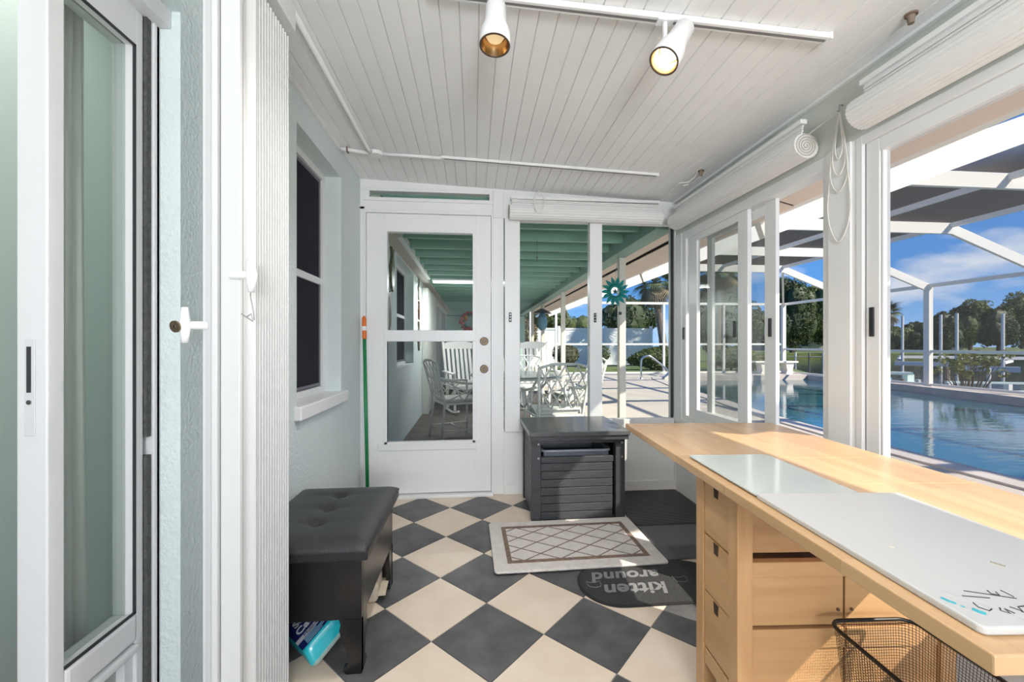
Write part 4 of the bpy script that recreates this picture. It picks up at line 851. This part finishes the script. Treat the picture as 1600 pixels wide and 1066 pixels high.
# hanging glass feeder
hf = thing('hanging_feeder', 'blue hanging feeder under the far part of the lanai beam', 'feeder', (1.50,9.0,1.5))
obj('wire', tube(nb(), [(1.50,9.0,2.03),(1.50,9.0,1.88)], .004, 5), GREYM, hf); obj('dome', lathe(nb(), [(.02,1.90),(.10,1.86),(.20,1.80),(.21,1.79),(.05,1.79)], (1.5,9.0,0), seg=18), mat('feeder_dark', (.05,.07,.09), .4), hf); obj('jar', lathe(nb(), [(.05,1.79),(.10,1.70),(.11,1.55),(.08,1.46),(.03,1.42),(0,1.42)], (1.5,9.0,0), seg=18), mat('feeder_blue', (.16,.30,.38), .2), hf)
# ================================================================== DECK, POOL, GARDEN
POOL = [(4.42,-6),(4.48,4.2),(4.70,6.4),(4.95,7.6),(5.20,9.4),(5.65,11.3),(5.95,12.7),(6.25,13.4),(6.9,13.9),(11.95,13.9),(11.75,11),(11.15,6.9),(10.4,2),(9.9,-6)]
def offset(poly, d):
    n = len(poly); out = []
    for i in range(n):
        p0, p, p1 = (Vector(poly[i-1]), Vector(poly[i]), Vector(poly[(i+1)%n])); a = (p-p0).normalized(); b = (p1-p).normalized(); na = Vector((a.y,-a.x)); nb2 = Vector((b.y,-b.x)); m_ = (na+nb2).normalized(); out.append(tuple(p+m_*d/max(.3,m_.dot(na))))
    return out
sgn = 1 if sum(POOL[i][0]*POOL[(i+1)%len(POOL)][1]-POOL[(i+1)%len(POOL)][0]*POOL[i][1] for i in range(len(POOL))) > 0 else -1
OUT = offset(POOL, .28*sgn)
def ring(bm, A, Bp, za, zb):
    n = len(A); va = [bm.verts.new((*p,za)) for p in A]; vb = [bm.verts.new((*p,zb)) for p in Bp]
    for i in range(n): bm.faces.new((va[i],va[(i+1)%n],vb[(i+1)%n],vb[i]))
bm = nb(); rect = [(1.655,-6.2),(1.655,15.4),(12.75,15.4),(12.75,-6.2)]
v_o = [bm.verts.new((*p,0)) for p in rect]; v_i = [bm.verts.new((*p,0)) for p in OUT]
es = [bm.edges.new((v_o[i],v_o[(i+1)%4])) for i in range(4)]+[bm.edges.new((v_i[i],v_i[(i+1)%len(v_i)])) for i in range(len(v_i))]
bmesh.ops.triangle_fill(bm, use_beauty=True, edges=es)
dk = struct('floor_deck', bm, CONC, label='pale concrete pool deck with cage shadows')
bm = nb(); ring(bm, OUT, POOL, .02, .02); ring(bm, POOL, POOL, .02, -.24); ring(bm, OUT, OUT, .02, -.05); obj('coping', bm, mat('coping_stone', (.55,.49,.44), .8, var=.15, vscale=3), dk)
bm = nb(); ring(bm, POOL, POOL, -.24, -1.6); bm.faces.new([bm.verts.new((*p,-1.6)) for p in POOL]); obj('pool_basin', bm, mat('pool_plaster', (.10,.30,.38), .6), dk)
bm = nb(); bm.faces.new([bm.verts.new((*p,-.16)) for p in POOL])
def water(name, col, bs, st, rough=.04):
    m = mat(name, col, rough, spec=.5); n = m.node_tree; b = n.nodes['Principled BSDF']; t = n.nodes.new('ShaderNodeTexCoord'); mp = n.nodes.new('ShaderNodeMapping'); mp.inputs['Scale'].default_value = (1,2.6,1); mp.inputs['Rotation'].default_value = (0,0,R(35)); n.links.new(t.outputs['Object'], mp.inputs[0])
    z = n.nodes.new('ShaderNodeTexNoise'); z.inputs['Scale'].default_value = bs; z.inputs['Detail'].default_value = 3; n.links.new(mp.outputs[0], z.inputs[0]); bp = n.nodes.new('ShaderNodeBump'); bp.inputs['Strength'].default_value = st; bp.inputs['Distance'].default_value = .02; n.links.new(z.outputs[0], bp.inputs['Height']); n.links.new(bp.outputs[0], b.inputs['Normal']); return m
pw = struct('water_pool', bm, water('pool_water', (.028,.115,.155), 3.2, .16), label='blue water of the swimming pool')
# grab rail
gr = thing('grab_rail', 'bent steel grab rail at the far corner of the pool', 'handrail', (5.75,12.9,0))
obj('tube', tube(nb(), spline([(5.40,13.0,.0),(5.40,13.0,.55),(5.46,13.0,.68),(5.60,13.0,.74),(5.75,13.0,.70),(6.22,13.0,.34),(6.30,13.0,.22),(6.26,13.0,.12),(6.10,13.0,.02)], 4), .030, 10), STEEL, gr, smooth=True)
obj('flange', lathe(nb(), [(0,0),(.06,0),(.05,.02),(0,.02)], (5.40,13.0,0), seg=14), STEEL, gr)
gb = thing('garden_bench', 'white bench at the far corner of the pool', 'bench', (11.35,14.75,0)); BW_ = mat('bench_white', (.72,.69,.64), .6)
obj('seat_board', B(10.45,12.15,14.55,14.95,.42,.48), BW_, gb, bevel=.01)
for x in (10.85,11.85): obj('leg', prism(nb(), [(x-.17,.42),(x+.17,.42),(x+.11,.15),(x+.15,0),(x-.15,0),(x-.11,.15)], 1, 14.60, 14.90), BW_, gb)
# ---- screened cage
cg_ = thing('pool_cage', 'white aluminium pool cage with screened roof and walls', 'pool cage', (7,7,0))
ZT, ZE, XK1, XK2, XP = 3.60, 2.70, 6.15, 9.73, 12.05
FR = (.77,3.07,5.37,7.67,10.0,12.3); YE = 15.2
for y in FR:
    obj('riser_beam', bar(nb(), (2.22,y,2.05), (XK1,y,ZT-.11), .06, .22), CAGE, cg_); obj('flat_beam', bar(nb(), (XK1-.05,y,ZT-.11), (XK2+.05,y,ZT-.11), .061, .22), CAGE, cg_); obj('slope_beam', bar(nb(), (XK2,y,ZT-.11), (XP,y,ZE-.08), .062, .20), CAGE, cg_)
    obj('post', bar(nb(), (XP,y,.0), (XP,y,ZE), .12, .14), CAGE, cg_)
for x, z in ((XK1,ZT-.05),(7.75,ZT-.05),(XK2,ZT-.05)): obj('purlin', bar(nb(), (x,-1.5,z), (x,12.3,z), .06, .09), CAGE, cg_)
obj('eave_rail', bar(nb(), (XP,-1.5,ZE-.03), (XP,YE,ZE-.03), .09, .09), CAGE, cg_); obj('chair_rail', bar(nb(), (XP,-1.5,.93), (XP,YE,.93), .05, .07), CAGE, cg_); obj('base_rail', bar(nb(), (XP,-1.5,.05), (XP,YE,.05), .05, .06), CAGE, cg_)
obj('hip_beam', bar(nb(), (XK2,12.3,ZT-.1), (XP,YE,ZE-.05), .06, .08), CAGE, cg_); obj('hip_beam', bar(nb(), (XK1,12.3,ZT-.1), (2.3,YE,ZE-.05), .06, .10), CAGE, cg_)
obj('post', bar(nb(), (XP,YE,.02), (XP,YE,ZE), .13, .13), CAGE, cg_)
for z, h in ((ZE-.03,.09),(1.12,.07),(.05,.06)): obj('end_rail', bar(nb(), (1.7,YE,z), (XP,YE,z), .05, h), CAGE, cg_)
for x in (2.10,3.05,4.65,7.2,9.6): obj('end_post', bar(nb(), (x,YE,.0), (x,YE,ZE), .08, .07), CAGE, cg_)
obj('door_head', bar(nb(), (2.10,YE,2.42), (3.05,YE,2.42), .05, .10), CAGE, cg_)
def quad(pts): 
    bm = nb(); bm.faces.new([bm.verts.new(p) for p in pts]); return bm
for i in range(len(FR)-1):
    a, b = FR[i]+.035, FR[i+1]-.035
    obj('roof_screen', quad([(XK1,a,ZT),(XK2,a,ZT),(XK2,b,ZT),(XK1,b,ZT)]), SCRC, cg_); obj('slope_screen', quad([(XK2,a,ZT),(XP,a,ZE),(XP,b,ZE),(XK2,b,ZT)]), SCRW, cg_)
    obj('wall_screen', quad([(XP,a,.05),(XP,b,.05),(XP,b,ZE),(XP,a,ZE)]), SCRW, cg_)
obj('end_slope_screen', quad([(XK1,12.3,ZT),(XK2,12.3,ZT),(XP,YE,ZE),(2.3,YE,ZE)]), SCRW, cg_)
# ---- ground, fence, canal
gz = struct('ground_lawn', prism(nb(), [(-30,15.4),(13.3,15.4),(16.5,21),(40,62),(-30,62)], 2, -.9, -.02), GRASS, label='lawn beyond the pool deck')
struct('ground_bank', B(12.75,13.3,-10,15.4,-1.2,-.03), mat('seawall', (.42,.40,.37), .8), label='low concrete seawall beside the pool')
bm = nb(); bm.faces.new([bm.verts.new(p) for p in ((13.3,-60,-1.0),(160,-60,-1.0),(160,160,-1.0),(13.3,160,-1.0))]); struct('water_canal', bm, water('canal_water', (.035,.045,.055), 1.6, .30, .08), label='dark canal water behind the pool')
struct('ground_far_bank', prism(nb(), [(38,55.5),(60,50),(78,30),(88,-60),(220,-60),(220,220),(-60,220),(-60,62.5),(36,62.5)], 2, -1.2, -.15), GRASS, label='grassy far bank of the canal')
fn = thing('vinyl_fence', 'tall white vinyl fence beyond the garden shrubs', 'fence', (5.5,21,0)); VF = mat('fence_vinyl', (.84,.84,.83), .4)
for k in range(4): obj('post', B(1.9+k*2.45-.065,1.9+k*2.45+.065,20.93,21.07,-.05,2.05), VF, fn, bevel=.01)
for k in range(3):
    x0 = 1.965+k*2.45; obj('rail', B(x0,x0+2.32,20.96,21.04,1.86,1.95), VF, fn); obj('rail', B(x0,x0+2.32,20.96,21.04,.05,.16), VF, fn)
    for j in range(14): obj('fence_board', B(x0+j*.1657,x0+j*.1657+.162,20.985,21.015,.16,1.86), VF, fn)
# ---- plants
def leaves(bm, c, rad, n, size, lump=5, flat=.0):
    c = Vector(c); lumps = [(Vector((random.gauss(0,1),random.gauss(0,1),random.gauss(0,1))).normalized(), random.uniform(.5,1.0)) for _ in range(lump)]
    for _ in range(n):
        d = Vector((random.gauss(0,1),random.gauss(0,1),random.gauss(0,1))).normalized(); k = max(.25, max(.62+.45*max(0,d.dot(l))**3*w for l, w in lumps)); rr = k*random.uniform(.70,1.0)**.5
        p = c+Vector((d.x*rad[0]*rr, d.y*rad[1]*rr, d.z*rad[2]*rr)); nrm = (d+Vector((random.uniform(-1,1),random.uniform(-1,1),random.uniform(-.6,1)))*.9).normalized(); a, b = frame_of(nrm); t = random.uniform(0,2*PI); u = a*math.cos(t)+b*math.sin(t); v = nrm.cross(u); s = size*random.uniform(.6,1.3)
        bm.faces.new([bm.verts.new(q) for q in (p-u*s, p+v*s*.45+nrm*s*.15, p+u*s, p-v*s*.45+nrm*s*.15)])
    return bm
def core(bm, c, rad, k=.72):
    bmesh.ops.create_icosphere(bm, subdivisions=2, radius=1, matrix=Matrix.Translation(c) @ Matrix.Diagonal((*[r*k for r in rad],1)))
def leafmat(name, a, b, sc=1.2):
    m = mat(name, a, .6, col2=b, vscale=sc); n = m.node_tree; p = n.nodes['Principled BSDF']; out = n.nodes['Material Output']; tr_ = n.nodes.new('ShaderNodeBsdfTranslucent'); tr_.inputs[0].default_value = (a[0]*1.2,a[1]*1.3,a[2]*.8,1); mx = n.nodes.new('ShaderNodeMixShader'); mx.inputs[0].default_value = .25; n.links.new(p.outputs[0], mx.inputs[1]); n.links.new(tr_.outputs[0], mx.inputs[2]); n.links.new(mx.outputs[0], out.inputs[0]); return m
LM = {'dark': leafmat('leaf_dark',(.055,.085,.022),(.022,.036,.012)), 'mid': leafmat('leaf_mid',(.12,.15,.04),(.045,.065,.018)), 'bright': leafmat('leaf_bright',(.22,.24,.065),(.09,.11,.03)), 'red': leafmat('leaf_red',(.16,.10,.05),(.09,.10,.03)), 'grey': leafmat('leaf_grey',(.15,.14,.08),(.07,.075,.035))}
BARK = mat('bark', (.13,.10,.075), .9, var=.3, vscale=6, bump=.6, bscale=12)
def bush(name, label, c, rad, n, size, lm, cat='shrub', group=None, trunk=True):
    t = thing(name, label, cat, (c[0],c[1],c[2]-rad[2]*1.0), 0, group); bm = nb(); core(bm, c, rad, .62); leaves(bm, c, rad, n, size); o = obj('foliage', bm, LM[lm], t)
    if trunk: obj('stems', tube(nb(), [(c[0],c[1],c[2]-rad[2]*1.0),(c[0]+.05,c[1],c[2])], [.05*rad[2]+.02,.02], 6), BARK, t)
def tree(label, x, y, z0, zc_, rad, n, size, lm, group='trees across the canal and beyond the fence', blobs=4):
    t = thing('tree', label, 'tree', (x,y,z0), 0, group); bm = nb(); c = Vector((x,y,zc_)); core(bm, c, rad, .70); leaves(bm, c, rad, n//2, size, 7)
    for k in range(blobs):
        a = 2*PI*k/blobs+random.uniform(-.4,.4); cc = c+Vector((math.cos(a)*rad[0]*.55, math.sin(a)*rad[1]*.5, random.uniform(-.55,.50)*rad[2])); r2_ = [q*random.uniform(.45,.6) for q in rad]; core(bm, cc, r2_, .7); leaves(bm, cc, r2_, n//(2*blobs), size, 4)
    obj('crown', bm, LM[lm], t); obj('trunk', tube(nb(), [(x,y,z0),(x+.1,y,(z0+zc_)/2),(x,y,zc_)], [.05*rad[2]+.08,.04*rad[2]+.06,.05], 8), BARK, t)
bush('hedge', 'long clipped hedge behind the grab rail', (8.1,17.6,.52), (2.0,.55,.56), 2600, .085, 'mid'); bush('hedge', 'sunlit hedge to the left of the white bench', (11.2,17.2,.55), (1.6,.55,.6), 2200, .085, 'bright')
bush('shrub', 'round shrub in front of the white fence', (4.15,18.3,.62), (.75,.6,.66), 1500, .06, 'grey'); bush('shrub', 'small green shrub at the middle of the white fence', (5.9,19.0,.55), (.55,.5,.58), 900, .06, 'mid'); bush('shrub', 'dark low shrub beside the lanai door of the cage', (1.7,16.6,.45), (.7,.5,.5), 900, .06, 'dark')
bush('shrub', 'red leaved tall shrub at the left of the white fence', (2.1,18.8,1.3), (1.0,.8,1.32), 2200, .09, 'red'); bush('shrub', 'yellow leaved plants below the white bench at the water', (11.9,16.2,.35), (.95,.4,.42), 900, .07, 'bright')
tw = thing('shrub', 'small twiggy bush on the seawall between the boat lifts', 'shrub', (13.9,10.5,-1.0)); bm = nb(); tb2 = nb()
for k in range(26):
    a_ = random.uniform(0,2*PI); rr = random.uniform(.15,.85); q = Vector((13.9+math.cos(a_)*rr, 10.5+math.sin(a_)*rr, random.uniform(.35,.95))); tube(tb2, spline([(13.9,10.5,-1.0),(13.9+math.cos(a_)*rr*.4,10.5+math.sin(a_)*rr*.4,-.2),q],4), [.02]*3+[.014]*3+[.008]*3, 5); leaves(bm, q-Vector((0,0,.08)), (.17,.17,.16), 26, .06, 3)
obj('foliage', bm, LM['bright'], tw); obj('stems', tb2, BARK, tw)
tree('broad tree standing behind the left part of the white fence', 4.6, 27, -.1, 3.1, (2.3,1.6,1.9), 2600, .16, 'mid'); tree('dark tree at the right end of the white fence', 12.2, 31.5, -.1, 3.0, (2.4,1.8,2.4), 2600, .18, 'dark'); tree('dense tree behind the first palm', 15.6, 26, -.1, 3.1, (2.2,1.8,2.6), 2600, .17, 'dark'); tree('small mid green tree right of the white fence', 9.6, 36, -.1, 2.4, (1.4,1.2,1.8), 1400, .16, 'mid')
def ratio(px): r = (px-800)/650; c, q = math.cos(R(5.3)), math.sin(R(5.3)); return (r*c+q)/(c-r*q)
def far_tree(lab, px, ytop, half, Y, lm, ybase=548):
    X = ratio(px)*Y; zc_ = X*math.sin(R(5.3))+Y*math.cos(R(5.3)); k = zc_/650; top = 1.12+(538-ytop)*k; h = top+.15; rz = h*.52; tree(lab, X, Y, -.2, top-rz, (half*k,half*k*.7,rz), 7000, .0036*zc_, lm, blobs=9)
for a_ in (('lower dark tree across the canal behind the second palm',1112,462,34,46,'dark'),('dark tree across the canal between the palm and the white bench',1170,470,30,76,'dark'),('big dark tree across the canal behind the white bench',1238,418,40,58,'dark'),('large tree across the canal just left of the thick window post',1292,428,36,72,'mid'),
    ('low tree across the canal left of the cage post',1402,505,26,66,'mid'),('dark low tree across the canal behind the cage post',1436,500,22,80,'dark'),('dark tree across the canal just right of the cage post',1478,478,26,62,'dark'),('tall leafy tree across the canal at the middle of the near window',1516,462,34,80,'mid'),('dense dark tree across the canal right of the boat lifts',1560,470,30,60,'dark'),('tallest tree across the canal at the right edge',1598,446,38,98,'mid'),('dark tree across the canal past the right edge',1650,450,36,60,'dark'),('dark round tree across the canal hidden partly by the thick post',1345,480,30,60,'dark')): far_tree(*a_)
# palms
def palm(label, x, y, h, R_, lean, lm_brown):
    t = thing('palm_tree', label, 'palm', (x,y,-.1), 0, 'palms beyond the pool cage'); pts = [(x,y,-.1),(x+lean*.3,y,h*.35),(x+lean*.7,y,h*.7),(x+lean,y,h)]
    obj('trunk', tube(nb(), pts, [.20,.17,.16,.17], 10), mat('palm_bark', (.22,.17,.13), .9, var=.3, vscale=9, bump=.8, bscale=14, stretch=(1,1,4)), t)
    GREENP = mat('palm_green', (.13,.16,.06), .55, col2=(.06,.08,.03), vscale=3); BROWNP = mat('palm_brown', (.30,.24,.15), .8, col2=(.17,.13,.085), vscale=3)
    def frond_mesh():
        bm = nb(); tube(bm, [(0,0,0),(.35*R_,0,.10*R_),(.55*R_,0,.06*R_)], [.022,.016,.010], 5); c = Vector((.52*R_,0,.07*R_))
        for k in range(26):
            a = R(-120+240*k/25); L = R_*(.62-.20*abs(k-12.5)/12.5); d = Vector((math.cos(a),math.sin(a),0)); s = Vector((-d.y,d.x,0))*.022*R_
            p1 = c+d*L*.5+Vector((0,0,.03)); p2 = c+d*L+Vector((0,0,-.34*L)); bm.faces.new([bm.verts.new(q) for q in (c-s*.3,p1-s,p1+s,c+s*.3)]); bm.faces.new([bm.verts.new(q) for q in (p1-s,p2,p1+s)])
        return bm
    f0 = obj('frond', frond_mesh(), GREENP, t, local=True); f1 = obj('dead_frond', frond_mesh(), BROWNP, t, local=True); top = Vector((lean,0,h+.1)); k = 0
    for src, n, e0, e1 in ((f0,24,-30,75),(f1,16,-80,-35)):
        for i in range(n):
            o = src if i == 0 else src.copy()
            if i: C.objects.link(o); o.parent = t
            o.location = top; o.rotation_euler = (random.uniform(-.3,.3), -R(e0+(e1-e0)*((i*.618) % 1)), 2*PI*((i*.382+.1*k) % 1)); s = random.uniform(.8,1.1); o.scale = (s,s,s); k += 1
palm('cabbage palm with brown old fronds seen in the end wall window', 9.05, 18.9, 4.0, 1.25, -.55, 1); palm('cabbage palm behind the pool side sliding panes', 11.6, 18.9, 4.55, 1.3, .05, 1); palm('small distant palm across the canal at the edge of the near window', ratio(1383)*50, 50, 5.2, 2.0, 0, 1)
bush('shrub', 'small distant round bush right of the white fence', (13.4,40,.9), (.9,.8,.95), 500, .2, 'dark')
# ---- docks and boat lifts
DW = mat('dock_white', (.72,.73,.70), .6); DT = mat('dock_teal_white', (.62,.74,.70), .6); PILE2 = mat('pile_wood', (.20,.16,.12), .9)
def at(px, zc_): r_ = ratio(px); Y = zc_/(math.cos(R(5.3))+r_*math.sin(R(5.3))); return Vector((r_*Y, Y, 0))
def lift(label, piles, beams):
    t = thing('boat_lift', label, 'boat lift', (*at(piles[0][0],piles[0][1])[:2],-1), 0, 'white boat lifts in the canal')
    for px, zc_, top in piles: p = at(px,zc_); obj('pile', tube(nb(), [p+Vector((0,0,-1.3)), p+Vector((0,0,top))], .085, 8), DW, t)
    for pa, za, pb, zb, z, h in beams: obj('cradle_beam', bar(nb(), at(pa,za)+Vector((0,0,z)), at(pb,zb)+Vector((0,0,z)), .22, h), DW, t)
lift('white boat lift with tall posts on both sides of the cage post', [(1410,32,3.3),(1470,30,3.25),(1388,26,-.2),(1452,25,-.2)], [(1398,31,1482,29.5,-.30,.30),(1404,35,1490,34,.05,.22),(1410,32,1404,35,-.1,.15)]); lift('white boat lift at the right, standing behind the twiggy bush', [(1495,28,3.2),(1567,27,3.1),(1480,23.5,-.2),(1545,23,-.2)], [(1505,27,1594,25.5,-.45,.34),(1500,31,1604,30,.1,.22),(1567,27,1580,30,-.1,.15)])
def dock(label, a, b, w, m, rail):
    t = thing('dock', label, 'dock', a, 0, 'docks along the canal'); a, b = Vector(a), Vector(b); d = (b-a); n = max(4, int(d.length/.30)); s = Vector((d.y,-d.x,0)).normalized()*w/2
    for k in range(n): p = a+d*(k+.02)/n; q = a+d*(k+.96)/n; bm = nb(); bar(bm, (p+q)/2-s, (p+q)/2+s, (q-p).length, .05); obj('plank', bm, m, t)
    for k in range(4):
        p = a+d*k/3; obj('pile', tube(nb(), [p+s*.9+Vector((0,0,-1.2)), p+s*.9+Vector((0,0,rail))], .09, 8), DW if k % 2 else PILE2, t)
V3 = lambda px, zc_, z: at(px,zc_)+Vector((0,0,z))
dock('pale teal dock to the left of the cage post, just past the seawall', V3(1362,20.5,-.70), V3(1432,19.5,-.70), 1.2, DT, .2)
rd = thing('dock', 'white dock with a long rail at the right edge just past the seawall', 'dock', V3(1480,16,-.8), 0, 'docks along the canal')
for k in range(16): p, q = V3(1482+k*9,16,-.74), V3(1490.3+k*9,16,-.74); bm = nb(); bar(bm, p, q, .9, .05); obj('plank', bm, DT, rd)
obj('rail', bar(nb(), V3(1478,15.6,-.30), V3(1612,15,-.30), .16, .07), DT, rd)
for px in (1482,1533,1575,1608): obj('post', bar(nb(), V3(px,15.5,-1.1), V3(px,15.5,-.32), .16, .16), DT if px == 1533 else DW, rd)
obj('brown_pile', tube(nb(), [V3(1479,17,-1.2), V3(1479,17,.20)], .10, 8), PILE2, rd)
dock('dark distant dock across the canal behind the bench', V3(1222,50,-.35), V3(1285,48,-.35), 1.6, mat('dock_grey', (.24,.22,.20), .8), .5)
dbn = thing('dock_bench', 'pale teal bench on the dock left of the cage post', 'bench', V3(1400,20,-.675)); obj('seat_board', bar(nb(), V3(1368,20.2,-.26), V3(1424,19.6,-.26), .45, .12), DT, dbn)
for px in (1372,1420): obj('leg', bar(nb(), V3(px,19.9,-.674), V3(px,19.9,-.32), .35, .20), DT, dbn)
bp_ = V3(1385,19.05,-.674); bk_ = thing('bucket', 'small blue bucket under the teal dock bench', 'bucket', bp_); obj('bucket_body', lathe(nb(), [(0,0),(.15,0),(.19,.26),(.17,.26),(.14,.02),(0,.02)], bp_, seg=16), mat('bucket_blue', (.05,.42,.60), .4), bk_); obj('bucket_handle', tube(nb(), [bp_+Vector((-.19,0,.25)),bp_+Vector((0,-.16,.20)),bp_+Vector((.19,0,.25))], .012, 6), STEEL, bk_)
# far houses
def house(label, x, y, w, h, rz):
    t = thing('house', label, 'house', (x,y,-.2), R(rz)); obj('walls', B(-w/2,w/2,-3,3,0,h), mat('house_wall', (.62,.58,.52), .8), t, local=True); rfm = mat('house_roof', (.12,.11,.11), .8)
    obj('roof', prism(nb(), [(-w/2-.5,h),(w/2+.5,h),(w/2-2,h+1.3),(-w/2+2,h+1.3)], 1, -3.6, 3.6), rfm, t, local=True)
    for k in range(4): x0 = -w/2+1+k*(w-2)/4; f = obj('window', B(x0,x0+1.3,-3.06,-3,.8,2.0), TRIMW, t, local=True); obj('pane', B(x0+.1,x0+1.2,-3.08,-3.06,.9,1.9), MATS['dark_glass'], f, local=True)
house('low dark roofed house on the far bank left of the cage post', ratio(1425)*92, 92, 16, 2.6, -42); house('low pale house between the trees across the canal behind the bench', ratio(1215)*82, 82, 16, 2.2, -30)
